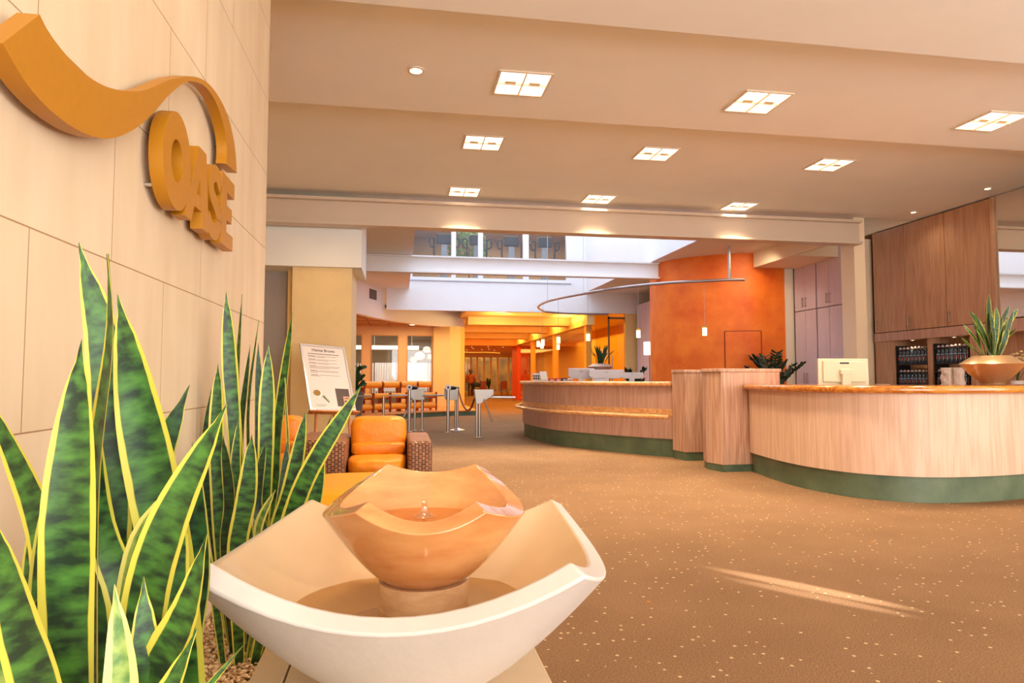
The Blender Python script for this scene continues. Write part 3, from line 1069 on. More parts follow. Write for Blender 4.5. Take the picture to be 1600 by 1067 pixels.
# letter A from two legs and a bar
mb.prism([(2.560, zb), (2.645, zb), (2.80, zt), (2.715, zt)], X0, X1, 'x')
mb.prism([(2.715, zt), (2.815, zt), (2.875, zb), (2.785, zb)], X0, X1 + .0005, 'x')
mb.prism([(2.64, zb + .065), (2.82, zb + .065), (2.81, zb + .12), (2.66, zb + .12)], X0, X1 - .0005, 'x')
letter('raised_letter', 'raised gold letter A between the O and the S', mb, (2.64, 1.765))
sc_ = catmull([(3.045, 2.005, 0), (2.975, 2.045, 0), (2.905, 2.01, 0), (2.91, 1.945, 0), (2.985, 1.905, 0), (3.03, 1.855, 0), (2.99, 1.80, 0), (2.915, 1.795, 0), (2.86, 1.835, 0)], 5)
lf = offset2d(sc_, 0.036); rt = offset2d(sc_, -0.036)
vs, fs = [], []
for a, b in zip(lf, rt):
    vs += [(X0, a.x, a.y), (X1, a.x, a.y), (X1, b.x, b.y), (X0, b.x, b.y)]
for i in range(len(lf) - 1):
    for k in range(4):
        fs.append((4 * i + k, 4 * i + (k + 1) % 4, 4 * i + 4 + (k + 1) % 4, 4 * i + 4 + k))
n_ = len(lf) - 1
fs += [(3, 2, 1, 0), (4 * n_, 4 * n_ + 1, 4 * n_ + 2, 4 * n_ + 3)]
letter('raised_letter', 'raised gold letter S between the A and the E', MB().add(vs, fs), (2.95, 1.765))
E_ = [(3.06, zb), (3.27, zb), (3.27, zb + .068), (3.15, zb + .068), (3.15, zb + .122), (3.24, zb + .122), (3.24, zb + .188), (3.15, zb + .188), (3.15, zt - .062), (3.28, zt - .062), (3.28, zt + .01), (3.06, zt + .01)]
letter('raised_letter', 'raised gold letter E, rightmost on the wall', MB().prism(E_, X0, X1, 'x'), (3.105, 1.765))

# ================================================================ FOUNTAIN
FC = (0.04, 1.651)
FR = -math.radians(9.55)


def rim(ctrl, n=14):
    """ctrl: 4 corners c0..c3 and 4 edge mids m0..m3 (a, b, z); quadratic edges"""
    out = []
    for k in range(4):
        p0, p2, m = Vector(ctrl[2 * k]), Vector(ctrl[(2 * k + 2) % 8]), Vector(ctrl[2 * k + 1])
        p1 = m * 2 - (p0 + p2) * 0.5
        for i in range(n):
            t = i / n
            out.append((1 - t) ** 2 * p0 + 2 * t * (1 - t) * p1 + t * t * p2)
    return out


def dish(inner, zi, power_i, th, drop, zb, rb, power_o, rings=12, cx=0.0):
    """stone dish with a thick scooped rim"""
    inner = [Vector((p.x - cx, p.y, p.z)) for p in inner]
    n = len(inner)
    mb_ = MB()
    # inner surface
    vs = [(0, 0, zi)]
    for j in range(1, rings + 1):
        t = j / rings
        for p in inner:
            vs.append((p.x * t, p.y * t, zi + (p.z - zi) * t ** power_i))
    outer = []
    for i, p in enumerate(inner):
        d = Vector((p.x, p.y)).normalized()
        outer.append(Vector((p.x + d.x * th, p.y + d.y * th, p.z - drop)))
    base = len(vs)
    vs += [tuple(p) for p in outer]
    for j in range(1, rings + 1):
        t = j / rings
        for i, p in enumerate(outer):
            d = Vector((p.x, p.y)).normalized()
            bx, by = d.x * rb, d.y * rb
            s = (1 - t)
            vs.append((bx + (p.x - bx) * s, by + (p.y - by) * s, zb + (p.z - zb) * s ** power_o))
    fs = []
    for i in range(n):
        fs.append((0, 1 + i, 1 + (i + 1) % n))
    for j in range(rings - 1):
        for i in range(n):
            a = 1 + j * n; b = a + n
            fs.append((a + i, b + i, b + (i + 1) % n, a + (i + 1) % n))
    a = 1 + (rings - 1) * n
    for i in range(n):
        fs.append((a + i, base + i, base + (i + 1) % n, a + (i + 1) % n))
    for j in range(rings):
        for i in range(n):
            c = base + j * n; d_ = c + n
            fs.append((c + i, d_ + i, d_ + (i + 1) % n, c + (i + 1) % n))
    fs.append(tuple(base + rings * n + i for i in range(n)))
    return mb_.add([(v_[0] + cx, v_[1], v_[2]) for v_ in vs], fs)


plin = thing('fountain_plinth', 'low plinth clad in beige stone tiles under the fountain', 'plinth', (0.0, 1.66, 0))
MB().box(-0.345, 0.36, 1.24, 2.02, 0.0, 0.420).build('core', mat('plinth_core', 'C9A67C', 0.6), plin)
pt = mat('plinth_tile', 'D9BE98', 0.5, var=0.08, vscale=6, world=True)
MB().box(-0.350, -0.270, 1.235, 2.025, 0.420, 0.448).build('tile', pt, plin, bevel=0.003)
MB().box(-0.265, 0.365, 1.235, 2.025, 0.420, 0.448).build('tile', pt, plin, bevel=0.003)

ft = thing('tabletop_fountain', 'cream stone fountain with an amber onyx bowl over a square scooped basin', 'fountain', (0, 0, 0))
basin_rim = rim([(-.345, -.335, .82), (0, -.35, .722), (.345, -.335, .82), (.415, 0.0, .748), (.35, .335, .82), (0, .35, .735), (-.35, .335, .82), (-.445, 0.0, .748)])
bas_ = dish(basin_rim, 0.53, 1.9, 0.042, 0.020, 0.450, 0.12, 1.38).build('basin', stone, ft, smooth=True, angle=38, bevel=0.006)
onyx = mat('amber_onyx', 'DCA468', 0.14, col2='BE7640', vscale=3.2, stretch=(1, 1, 3.5), coat=0.8, detail=8)
bowl_rim = rim([(-.078, -.160, .903), (.040, -.175, .862), (.152, -.160, .903), (.222, -.01, .874), (.135, .15, .945), (.020, .165, .922), (-.095, .15, .945), (-.175, -.01, .872)])
dish(bowl_rim, 0.745, 2.0, 0.044, 0.018, 0.69, 0.09, 1.35, cx=.022).build('upper_bowl', onyx, ft, smooth=True, angle=16, bevel=0.003)
MB().lathe([(0.0, .53), (.107, .53), (.107, .69), (0, .69)], c=(.022, 0, 0), n=40).build('pedestal', mat('brown_marble', 'A8794E', 0.14, col2='D8B58C', vscale=5, stretch=(1, 1, 3), coat=0.6), ft, smooth=True)
water = glass_mat('water', (0.90, 0.74, 0.48), 0.35, 0.03)
wet_warm = mat('wet_warmlit_limestone', 'DABD96', 0.3, var=0.10, vscale=4.0)  # wet stone, its tan also painting in the basin's warm light
bas_.data.materials.append(wet_warm)
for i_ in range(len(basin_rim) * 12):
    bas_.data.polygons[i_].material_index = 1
# water in the basin, cut where the inner wall meets the level
lvl = 0.628
wp = []
for p in basin_rim:
    t = ((lvl - 0.53) / (p.z - 0.53)) ** (1 / 1.9)
    wp.append((p.x * t * .995, p.y * t * .995))
nn = len(wp)
wa = MB().add([(a, b, lvl) for a, b in wp], [tuple(range(len(wp)))]).build('water_surface', water, ft)
lv2 = 0.836
wp = []
for p in bowl_rim:
    t = ((lv2 - 0.745) / (p.z - 0.745)) ** (1 / 2.0)
    wp.append((.022 + (p.x - .022) * t * .99, p.y * t * .99))
w2m = glass_mat('bowl_water', (0.98, 0.80, 0.52), 0.16, 0.06)
MB().add([(a, b, lv2) for a, b in wp], [tuple(range(len(wp)))]).build('water_surface', w2m, ft)
MB().lathe([(0.0, lv2 + .0), (.030, lv2 + .001), (.018, lv2 + .007), (.008, lv2 + .018), (.0065, lv2 + .030), (.008, lv2 + .036), (.004, lv2 + .042), (0, lv2 + .043)], c=(.022, 0, 0), n=16).build('water_jet', glass_mat('jet_water', (1, 0.95, 0.85), 0.6, 0.02), ft, smooth=True)
MB().lathe([(0, .745), (.012, .746), (.012, .80), (0, .80)], c=(.022, -.01, 0), n=14).build('nozzle', steel_d, ft, smooth=True)
ft.location = (FC[0], FC[1], 0)
ft.rotation_euler = (0, 0, FR)

# ================================================================ GRAVEL AND SNAKE PLANTS
struct(MB().box(-0.85, -0.378, 0.2, 3.7, 0.0, 0.075).box(-0.378, 0.3, 0.2, 1.21, 0, 0.075).box(-0.378, 0.05, 2.11, 3.7, 0, 0.075).build('planting_bed', mat('bed_soil', '9A6B42', 0.9, var=0.4, vscale=60)))
struct(MB().box(0.05, 0.09, 2.11, 3.74, 0, 0.12).box(-0.85, 0.05, 3.70, 3.74, 0, 0.12).build('trim_25', pt))
rg = random.Random(3)
mb = MB()
ico = [(0, 0, 1), (.89, 0, .45), (.28, .85, .45), (-.72, .53, .45), (-.72, -.53, .45), (.28, -.85, .45), (.72, .53, -.45), (-.28, .85, -.45), (-.89, 0, -.45), (-.28, -.85, -.45), (.72, -.53, -.45), (0, 0, -1)]
icf = [(0, 1, 2), (0, 2, 3), (0, 3, 4), (0, 4, 5), (0, 5, 1), (1, 6, 2), (2, 7, 3), (3, 8, 4), (4, 9, 5), (5, 10, 1), (6, 7, 2), (7, 8, 3), (8, 9, 4), (9, 10, 5), (10, 6, 1), (11, 7, 6), (11, 8, 7), (11, 9, 8), (11, 10, 9), (11, 6, 10)]


def pebbles(x0, x1, y0, y1, n, r0, r1):
    for _ in range(n):
        cx, cy = rg.uniform(x0, x1), rg.uniform(y0, y1)
        r = rg.uniform(r0, r1)
        a = rg.uniform(0, 6.28)
        sx, sy, sz = rg.uniform(.8, 1.4), rg.uniform(.7, 1.1), rg.uniform(.5, .8)
        cz = 0.075 + rg.uniform(0.2, 1.6) * r
        ca, sa = math.cos(a), math.sin(a)
        mb.add([(cx + (x * sx * ca - y * sy * sa) * r, cy + (x * sx * sa + y * sy * ca) * r, cz + z * sz * r) for x, y, z in ico], icf)


pebbles(-.84, -.385, 1.9, 3.5, 6500, .006, .011)
pebbles(-.84, -.385, .6, 1.9, 2600, .007, .012)
gr, gnt, gb = base_mat('gravel')
vo = N(gnt, 'ShaderNodeTexNoise'); vo.inputs['Scale'].default_value = 45; vo.inputs['Detail'].default_value = 1
gg = N(gnt, 'ShaderNodeNewGeometry'); gnt.links.new(gg.outputs['Position'], vo.inputs['Vector'])
rr = N(gnt, 'ShaderNodeValToRGB')
rr.color_ramp.elements[0].position = .35; rr.color_ramp.elements[0].color = lin('A87848')
rr.color_ramp.elements[1].position = .62; rr.color_ramp.elements[1].color = lin('F0D2A4')
gnt.links.new(vo.outputs['Fac'], rr.inputs['Fac']); gnt.links.new(rr.outputs['Color'], gb.inputs['Base Color'])
gb.inputs['Roughness'].default_value = 0.6
tag(mb.build('gravel', gr), 'fine ochre gravel covering the planting bed along the limestone wall', 'gravel', None, 'stuff')

SNAKE_FRONT = [
    ([(-0.463, 1.244, 0.215), (-0.478, 1.236, 0.839), (-0.481, 1.217, 1.204), (-0.535, 1.226, 1.402)], 0.0671, -20, 10, 0),
    ([(-0.463, 1.193, 0.257), (-0.473, 1.165, 0.999), (-0.448, 1.14, 1.242), (-0.465, 1.153, 1.369)], 0.0447, 20, 40, 0),
    ([(-0.305, 1.248, 0.19), (-0.372, 1.229, 0.836), (-0.43, 1.208, 1.118), (-0.48, 1.217, 1.31)], 0.0817, 20, -15, 0),
    ([(-0.441, 1.088, 0.383), (-0.462, 1.072, 0.795), (-0.459, 1.061, 0.997), (-0.47, 1.093, 1.227)], 0.0714, 5, 5, 0),
    ([(-0.564, 1.261, 0.265), (-0.573, 1.263, 0.782), (-0.584, 1.254, 0.923), (-0.688, 1.252, 1.15)], 0.0602, 20, 10, 0),
    ([(-0.415, 1.003, 0.487), (-0.456, 0.989, 0.727), (-0.494, 0.996, 0.858), (-0.542, 1.024, 0.988)], 0.0774, 15, 10, 0),
    ([(-0.504, 1.352, 0.132), (-0.489, 1.319, 0.759), (-0.447, 1.292, 0.944), (-0.37, 1.279, 1.157)], 0.0602, -15, 0, 1),
    ([(-0.414, 1.134, 0.298), (-0.372, 1.097, 0.798), (-0.344, 1.092, 0.94), (-0.27, 1.11, 1.131)], 0.0731, 20, 10, 0),
    ([(-0.455, 1.172, 0.273), (-0.42, 1.135, 0.806), (-0.39, 1.13, 0.943), (-0.31, 1.147, 1.03)], 0.043, 35, 25, 2),
    ([(-0.361, 1.054, 0.399), (-0.325, 1.018, 0.754), (-0.292, 1.013, 0.841), (-0.272, 1.029, 0.948)], 0.0688, 25, 20, 0),
    ([(-0.368, 0.995, 0.446), (-0.364, 0.974, 0.678), (-0.364, 0.974, 0.776), (-0.385, 0.998, 0.89)], 0.0516, 0, 0, 2),
    ([(-0.339, 0.97, 0.462), (-0.309, 0.944, 0.713), (-0.285, 0.94, 0.777), (-0.263, 0.957, 0.84)], 0.0516, 30, 10, 0),
    ([(-0.5, 1.402, 0.091), (-0.507, 1.404, 0.852), (-0.499, 1.402, 1.011), (-0.484, 1.4, 1.137)], 0.043, 10, 0, 1),
    ([(-0.342, 1.072, 0.427), (-0.295, 1.064, 0.687), (-0.264, 1.058, 0.732), (-0.224, 1.072, 0.776)], 0.0155, 0, 0, 0),
    ([(-0.605, 1.319, 0.226), (-0.64, 1.325, 0.71), (-0.641, 1.325, 0.821), (-0.632, 1.323, 0.978)], 0.0387, 20, 0, 0),
    ([(-0.475, 1.195, 0.305), (-0.423, 1.166, 0.806), (-0.467, 1.174, 0.936), (-0.493, 1.198, 1.119)], 0.0473, -50, 60, 0),
    ([(-0.472, 1.144, 0.344), (-0.526, 1.133, 0.775), (-0.527, 1.133, 0.871), (-0.531, 1.154, 1.022)], 0.043, -40, 20, 0),
    ([(-0.496, 1.047, 0.423), (-0.507, 1.018, 0.692), (-0.527, 1.022, 0.767), (-0.577, 1.05, 0.845)], 0.0602, 10, 0, 2),
    ([(-0.402, 1.234, 0.265), (-0.372, 1.198, 0.741), (-0.362, 1.197, 0.844), (-0.365, 1.228, 0.986)], 0.0559, -10, 10, 0),
    ([(-0.453, 1.293, 0.226), (-0.451, 1.293, 0.71), (-0.433, 1.29, 0.843), (-0.441, 1.291, 1.001)], 0.0516, 20, 0, 1),
    ([(-0.55, 1.309, 0.226), (-0.544, 1.308, 0.655), (-0.539, 1.307, 0.821), (-0.565, 1.312, 0.933)], 0.0602, 0, 0, 1),
    ([(-0.415, 1.337, 0.187), (-0.363, 1.298, 0.703), (-0.352, 1.296, 0.815), (-0.371, 1.32, 1.042)], 0.043, 15, 0, 1),
    ([(-0.405, 1.062, 0.399), (-0.366, 1.035, 0.671), (-0.351, 1.033, 0.767), (-0.358, 1.054, 0.885)], 0.0516, -30, 30, 0),
    ([(-0.504, 1.099, 0.383), (-0.523, 1.082, 0.687), (-0.518, 1.081, 0.777), (-0.5, 1.098, 0.879)], 0.0516, -20, 0, 1),
]
SNAKE_BACK = [
    ([(-0.67, 3.053, 0.099), (-0.676, 3.034, 0.601), (-0.711, 3.02, 1.147), (-0.737, 3.024, 1.547)], 0.0645, -10, 10, 0),
    ([(-0.665, 3.103, 0.081), (-0.687, 3.107, 0.587), (-0.705, 3.09, 1.09), (-0.696, 3.088, 1.542)], 0.0387, 40, 20, 0),
    ([(-0.673, 2.953, 0.136), (-0.72, 2.94, 0.491), (-0.75, 2.945, 0.883), (-0.743, 2.944, 1.233)], 0.0645, 10, 0, 0),
    ([(-0.657, 3.153, 0.062), (-0.648, 3.151, 0.577), (-0.669, 3.155, 1.031), (-0.637, 3.17, 1.437)], 0.0241, 30, 30, 0),
    ([(-0.682, 3.208, 0.044), (-0.699, 3.21, 0.568), (-0.713, 3.213, 0.913), (-0.678, 3.207, 1.327)], 0.0301, 20, 0, 1),
    ([(-0.653, 3.203, 0.044), (-0.631, 3.199, 0.568), (-0.632, 3.199, 0.913), (-0.638, 3.2, 1.336)], 0.0387, 0, 0, 1),
    ([(-0.621, 2.995, 0.118), (-0.566, 2.955, 0.56), (-0.548, 2.931, 0.881), (-0.54, 2.93, 1.314)], 0.0671, 0, 0, 0),
    ([(-0.627, 3.097, 0.081), (-0.531, 3.05, 0.539), (-0.524, 3.029, 0.926), (-0.469, 3.02, 1.46)], 0.0516, 20, 25, 0),
    ([(-0.595, 2.99, 0.118), (-0.492, 2.942, 0.56), (-0.452, 2.915, 0.828), (-0.479, 2.92, 1.174)], 0.0473, 60, 20, 2),
    ([(-0.563, 2.782, 0.191), (-0.471, 2.736, 0.554), (-0.422, 2.708, 0.73), (-0.359, 2.697, 1.045)], 0.0645, 0, 15, 0),
    ([(-0.538, 2.727, 0.21), (-0.425, 2.607, 0.536), (-0.33, 2.54, 0.824), (-0.145, 2.509, 1.143)], 0.0688, -5, 15, 0),
    ([(-0.584, 2.938, 0.136), (-0.431, 2.861, 0.55), (-0.345, 2.847, 0.808), (-0.276, 2.835, 1.03)], 0.0258, 0, 0, 1),
    ([(-0.533, 2.726, 0.21), (-0.397, 2.653, 0.476), (-0.322, 2.64, 0.666), (-0.278, 2.633, 0.931)], 0.0559, 10, 0, 0),
    ([(-0.593, 2.736, 0.21), (-0.596, 2.686, 0.523), (-0.571, 2.682, 0.714), (-0.56, 2.68, 0.96)], 0.0731, 5, 0, 0),
    ([(-0.715, 3.061, 0.099), (-0.778, 3.072, 0.462), (-0.833, 3.081, 0.816), (-0.806, 3.076, 1.13)], 0.0387, -20, 0, 1),
    ([(-0.653, 2.746, 0.21), (-0.701, 2.734, 0.42), (-0.754, 2.743, 0.612), (-0.787, 2.749, 0.928)], 0.043, 0, 0, 0),
    ([(-0.641, 2.846, 0.173), (-0.677, 2.831, 0.515), (-0.661, 2.829, 0.691), (-0.687, 2.833, 0.944)], 0.0516, 30, 0, 1),
    ([(-0.591, 2.837, 0.173), (-0.531, 2.807, 0.515), (-0.56, 2.812, 0.691), (-0.52, 2.805, 0.919)], 0.0516, -30, 0, 1),
    ([(-0.569, 2.884, 0.155), (-0.514, 2.845, 0.506), (-0.463, 2.816, 0.662), (-0.45, 2.814, 0.917)], 0.0516, -20, 0, 1),
    ([(-0.626, 2.945, 0.136), (-0.598, 2.92, 0.491), (-0.66, 2.93, 0.725), (-0.662, 2.93, 1.015)], 0.043, -20, 30, 0),
    ([(-0.573, 2.784, 0.191), (-0.508, 2.722, 0.414), (-0.531, 2.726, 0.583), (-0.466, 2.715, 0.742)], 0.043, 40, 0, 2),
]



def snake_plant(name, label, leaves, mats_, zb=0.08, extra=0):
    b = leaves[0][0][0]
    t = thing(name, label, 'plant', (b[0], b[1], zb))
    for ctrl, w, fa, tw, k in leaves:
        c = [Vector(p) for p in ctrl]
        c[0].z = zb
        MB().leaf(c, w, fa, tw, n=34).build('leaf', mats_[k], t, smooth=True, uv=True, angle=80)
    return t


snake_plant('snake_plant', 'large yellow-edged snake plant growing in gravel at the left edge, nearest the camera', SNAKE_FRONT, (leafy, leafd, leafp))
snake_plant('snake_plant', 'tall dark snake plant growing in gravel between the stone basin and the wall', SNAKE_BACK, (leafy, leafd, leafp))

# ================================================================ ARMCHAIRS
wick, wnt, wb = base_mat('wicker')
tc = N(wnt, 'ShaderNodeNewGeometry')
sp = N(wnt, 'ShaderNodeSeparateXYZ'); wnt.links.new(tc.outputs['Position'], sp.inputs[0])
sxy = N(wnt, 'ShaderNodeMath', operation='ADD'); wnt.links.new(sp.outputs[0], sxy.inputs[0]); wnt.links.new(sp.outputs[1], sxy.inputs[1])
cbn = N(wnt, 'ShaderNodeCombineXYZ'); wnt.links.new(sxy.outputs[0], cbn.inputs[1]); wnt.links.new(sp.outputs[2], cbn.inputs[0])
brk = N(wnt, 'ShaderNodeTexBrick')
brk.inputs['Scale'].default_value = 1; brk.inputs['Brick Width'].default_value = 0.036; brk.inputs['Row Height'].default_value = 0.03
brk.inputs['Mortar Size'].default_value = 0.004; brk.inputs['Mortar Smooth'].default_value = 0.9
brk.inputs['Color1'].default_value = lin('A9724A'); brk.inputs['Color2'].default_value = lin('8E5A38'); brk.inputs['Mortar'].default_value = lin('4A2A18')
wnt.links.new(cbn.outputs[0], brk.inputs['Vector']); wnt.links.new(brk.outputs['Color'], wb.inputs['Base Color'])
wb.inputs['Roughness'].default_value = 0.5
bp = N(wnt, 'ShaderNodeBump'); bp.invert = True; bp.inputs['Distance'].default_value = 0.01
wnt.links.new(brk.outputs['Fac'], bp.inputs['Height']); wnt.links.new(bp.outputs['Normal'], wb.inputs['Normal'])
cush = mat('orange_leather', 'F08C10', 0.45, var=0.14, vscale=4, stretch=(1, 1, 3), bump=0.7, bscale=9)
cushy = mat('yellow_leather', 'F6A410', 0.42, var=0.06, vscale=3)


def cushion(mb, cx, cy, cz, w, d, h, n=14, wrinkle=0.0, seed=1):
    """soft pillow, superellipsoid"""
    r_ = random.Random(seed)
    vs, fs = [], []
    m, k = 12, 28
    ph = [r_.uniform(0, 6) for _ in range(4)]
    for i in range(m + 1):
        v = -PI / 2 + PI * i / m
        for j in range(k):
            u = 2 * PI * j / k
            def pw(c, e):
                return math.copysign(abs(c) ** e, c)
            x = pw(math.cos(v), .35) * pw(math.cos(u), .35)
            y = pw(math.cos(v), .5) * pw(math.sin(u), .5)
            z = pw(math.sin(v), .45)
            wr = 1 + wrinkle * math.sin(7 * z + ph[0] + 1.3 * x) * (1 - abs(z) * .5)
            vs.append((cx + x * w / 2, cy + y * d / 2 * wr, cz + z * h / 2))
    for i in range(m):
        for j in range(k):
            j2 = (j + 1) % k
            fs.append((i * k + j, i * k + j2, (i + 1) * k + j2, (i + 1) * k + j))
    mb.add(vs, fs)
    return mb


def armchair(loc, label):
    t = thing('wicker_armchair', label, 'armchair', (0, 0, 0), 0, 'wicker armchairs behind the fountain')
    for s_ in (-1, 1):
        x0, x1 = (0.27, 0.485) if s_ > 0 else (-0.485, -0.27)
        MB().box(x0, x1, -0.02, 0.98, 0.02, 0.62).build('armrest', wick, t, bevel=0.03, seg=3)
    MB().box(-0.27, 0.27, 0.80, 0.97, 0.02, 0.60).build('backrest', wick, t, bevel=0.02)
    MB().box(-0.27, 0.27, 0.03, 0.80, 0.02, 0.30).build('seat_base', wick, t, bevel=0.01)
    cushion(MB(), 0, 0.41, 0.385, 0.53, 0.80, 0.17).build('seat_cushion', cush, t, smooth=True, angle=80)
    b = cushion(MB(), 0, 0.62, 0.64, 0.53, 0.30, 0.34, wrinkle=0.10)
    # lower fold of the slumped cushion
    b.build('back_cushion', cush, t, smooth=True, angle=80)
    cushion(MB(), 0, 0.48, 0.515, 0.50, 0.22, 0.12, wrinkle=0.05, seed=4).build('back_cushion_fold', cush, t, smooth=True, angle=80)
    for sx in (-.42, .42):
        for sy in (.05, .9):
            MB().box(sx - .02, sx + .02, sy - .02, sy + .02, 0, 0.021).build('foot', black_pl, t)
    t.location = loc
    return t


armchair((-0.195, 6.0, 0), 'wicker armchair with a slumped orange back cushion, right behind the fountain bowl')
armchair((-1.19, 6.25, 0), 'wicker armchair mostly hidden behind the tall snake plant, left of the other armchair')
tt = thing('padded_ottoman', 'wide glossy yellow padded ottoman between the fountain and the armchairs', 'ottoman', (-0.22, 4.9, 0))
cushion(MB(), -0.22, 4.9, 0.31, 0.98, 1.1, 0.30).build('cushion', cushy, tt, smooth=True, angle=80)
MB().box(-0.62, 0.18, 4.45, 5.35, 0.0, 0.22).build('base', wick, tt, bevel=0.02)

# ================================================================ EASEL WITH BOARD
TL, TR, BL = Vector((-1.38, 9.6, 1.655)), Vector((-0.811, 9.95, 1.641)), Vector((-1.17, 9.15, 0.753))
ux = (TR - TL).normalized(); uy = (TL - BL).normalized(); ux = (ux - uy * ux.dot(uy)).normalized()
un = ux.cross(uy).normalized()
W_, H_ = (TR - TL).length, (TL - BL).length
BM = Matrix((( ux.x, uy.x, un.x, BL.x), (ux.y, uy.y, un.y, BL.y), (ux.z, uy.z, un.z, BL.z), (0, 0, 0, 1)))
borg = BL.copy()
poster = thing('framed_poster', 'white framed henna brow poster leaning on a wooden easel by the yellow pier', 'poster', borg)


def onb(mb_, name, m_, par):
    """local board coordinates to the poster's own space"""
    b2 = MB()
    M2 = BM.copy()
    vs_ = [M2 @ Vector(v) for v in mb_.v]
    b2.add(vs_, mb_.f)
    return b2.build(name, m_, par)


fw = 0.028
onb(MB().box(0, fw, 0, H_, -.012, .014).box(W_ - fw, W_, 0, H_, -.012, .014).box(fw, W_ - fw, 0, fw, -.012, .014).box(fw, W_ - fw, H_ - fw, H_, -.012, .014), 'frame', mat('silver_frame', 'DAD6D8', 0.3, 0.3), poster)
onb(MB().box(fw, W_ - fw, fw, H_ - fw, -.006, .002), 'sheet', mat('poster_paper', 'F3E6DE', 0.5), poster)
ink = mat('poster_ink', '4A3A38', 0.6)
ink2 = mat('poster_ink_light', '9A8480', 0.6)
TM = Matrix.Translation(-borg) @ BM
text_mesh('Henna Brows', 0.062, 0.0008, 'heading', ink, poster, TM @ Matrix.Translation((W_ / 2, H_ - .085, .004)), 0.0008)
rl = random.Random(5)
mb = MB()
y = H_ - .15
mb.box(.10, W_ - .11, y, y + .009, .002, .0032)
rows = [2, 2, 2, 3, 3, 2]
y -= .035
mb2 = MB()
for r_ in rows:
    for i in range(r_):
        x1 = (W_ - .12 - rl.uniform(0, .05)) if i < r_ - 1 else (.1 + rl.uniform(.08, .3))
        if i == 0:
            mb.box(.095, .20, y, y + .007, .002, .0032)
            mb2.box(.215, x1, y, y + .005, .002, .0032)
        else:
            mb2.box(.095, x1, y, y + .005, .002, .0032)
        y -= .016
    y -= .022
mb2.box(.10, .25, .085, .090, .002, .0032).box(.11, .23, .065, .070, .002, .0032)
onb(mb, 'text_lines', ink, poster)
onb(mb2, 'text_lines', ink2, poster)
onb(MB().prism(ell(.15, .25, .062, .052), .002, .004), 'henna_dish_picture', mat('print_white', 'FFF6EE', 0.5), poster)
onb(MB().prism(ell(.14, .265, .052, .046), .004, .005), 'henna_powder_picture', mat('print_powder', 'B89048', 0.6, var=.3, vscale=60), poster)
lf_ = MB()
for k in range(5):
    a = -0.75 + k * .12
    lf_.prism([(.20 + k * .018, .215 - k * .018), (.245 + k * .014, .235 - k * .02), (.235 + k * .014, .195 - k * .02)], .003, .0045)
onb(lf_, 'leaf_picture', mat('print_leaf', '6A7A4A', 0.6), poster)
onb(MB().box(W_ - .255, W_ - .055, .07, .345, .002, .004), 'photo_panel', mat('print_dark', '5C4A44', 0.5), poster)
onb(MB().box(W_ - .155, W_ - .055, .07, .225, .004, .005), 'face_picture', mat('print_skin', 'E2A890', 0.5), poster)
onb(MB().prism(ell(W_ - .115, .145, .032, .016), .005, .006).prism([(W_ - .15, .19), (W_ - .10, .205), (W_ - .06, .18), (W_ - .10, .192)], .005, .006), 'eye_picture', mat('print_eye', '4A2E2A', 0.4), poster)

easel_w = wood_mat('easel_wood', 'D9853C', 'A85A20', 0.4, 'z', fine=12)
es = thing('wooden_easel', 'orange-brown wooden display easel carrying the white framed poster', 'easel', (-0.88, 9.5, 0))
b0, b1 = BL + un * .0, BL + ux * W_
MB().frame([b0 - ux * .02 + un * -.03 - uy * .02, b1 + ux * .03 + un * -.03 - uy * .02, b1 + ux * .03 + un * .06 - uy * .02, b0 - ux * .02 + un * .06 - uy * .02], 0.02, -uy).build('ledge', easel_w, es)
for a, sx in ((0.10, -.02), (W_ - 0.10, .06)):
    p = BL + ux * a - un * .03
    q = BL + ux * (a + sx) + Vector((0, -.06, -BL.z))
    q.z = 0.0
    MB().tube([q, p - uy * .02, p + uy * (H_ * .75)], [.022, .018, .016], 8).build('leg', easel_w, es)
MB().tube([BL + ux * (W_ / 2) + Vector((0.05, .95, -BL.z)), BL + ux * (W_ / 2) + uy * (H_ * .7) - un * .05], .016, 8).build('leg', easel_w, es)
MB().tube([BL + ux * .10 - un * .04 + uy * .70, BL + ux * (W_ - .10) - un * .04 + uy * .70], .014, 8).build('crossbar', easel_w, es)

# ================================================================ TURNSTILES
hs = mat('turnstile_steel', '8F867C', 0.35, 0.7)


def reader(x, y, label):
    t = thing('card_reader_post', label, 'post', (x, y, 0), 0, 'card reader posts of the turnstiles')
    MB().cyl((x, y, 0.012), (x, y, .93), .032).build('post', steel, t, smooth=True)
    MB().lathe([(0, 0), (.075, 0), (.07, .012), (0, .013)], c=(x, y, 0), n=20).build('base_plate', steel, t, smooth=True)
    MB().cyl((x, y - .05, .98), (x, y + .01, .98), .062, n=20).build('reader_ring', white_pl, t, smooth=True)
    MB().cyl((x, y - .056, .98), (x, y - .045, .98), .026, n=16).build('reader_lens', black_pl, t, smooth=True)
    MB().cyl((x + .02, y + .04, .975), (x + .17, y + .10, .965), .045, .035, n=14).build('reader_body', black_pl, t, smooth=True)
    return t


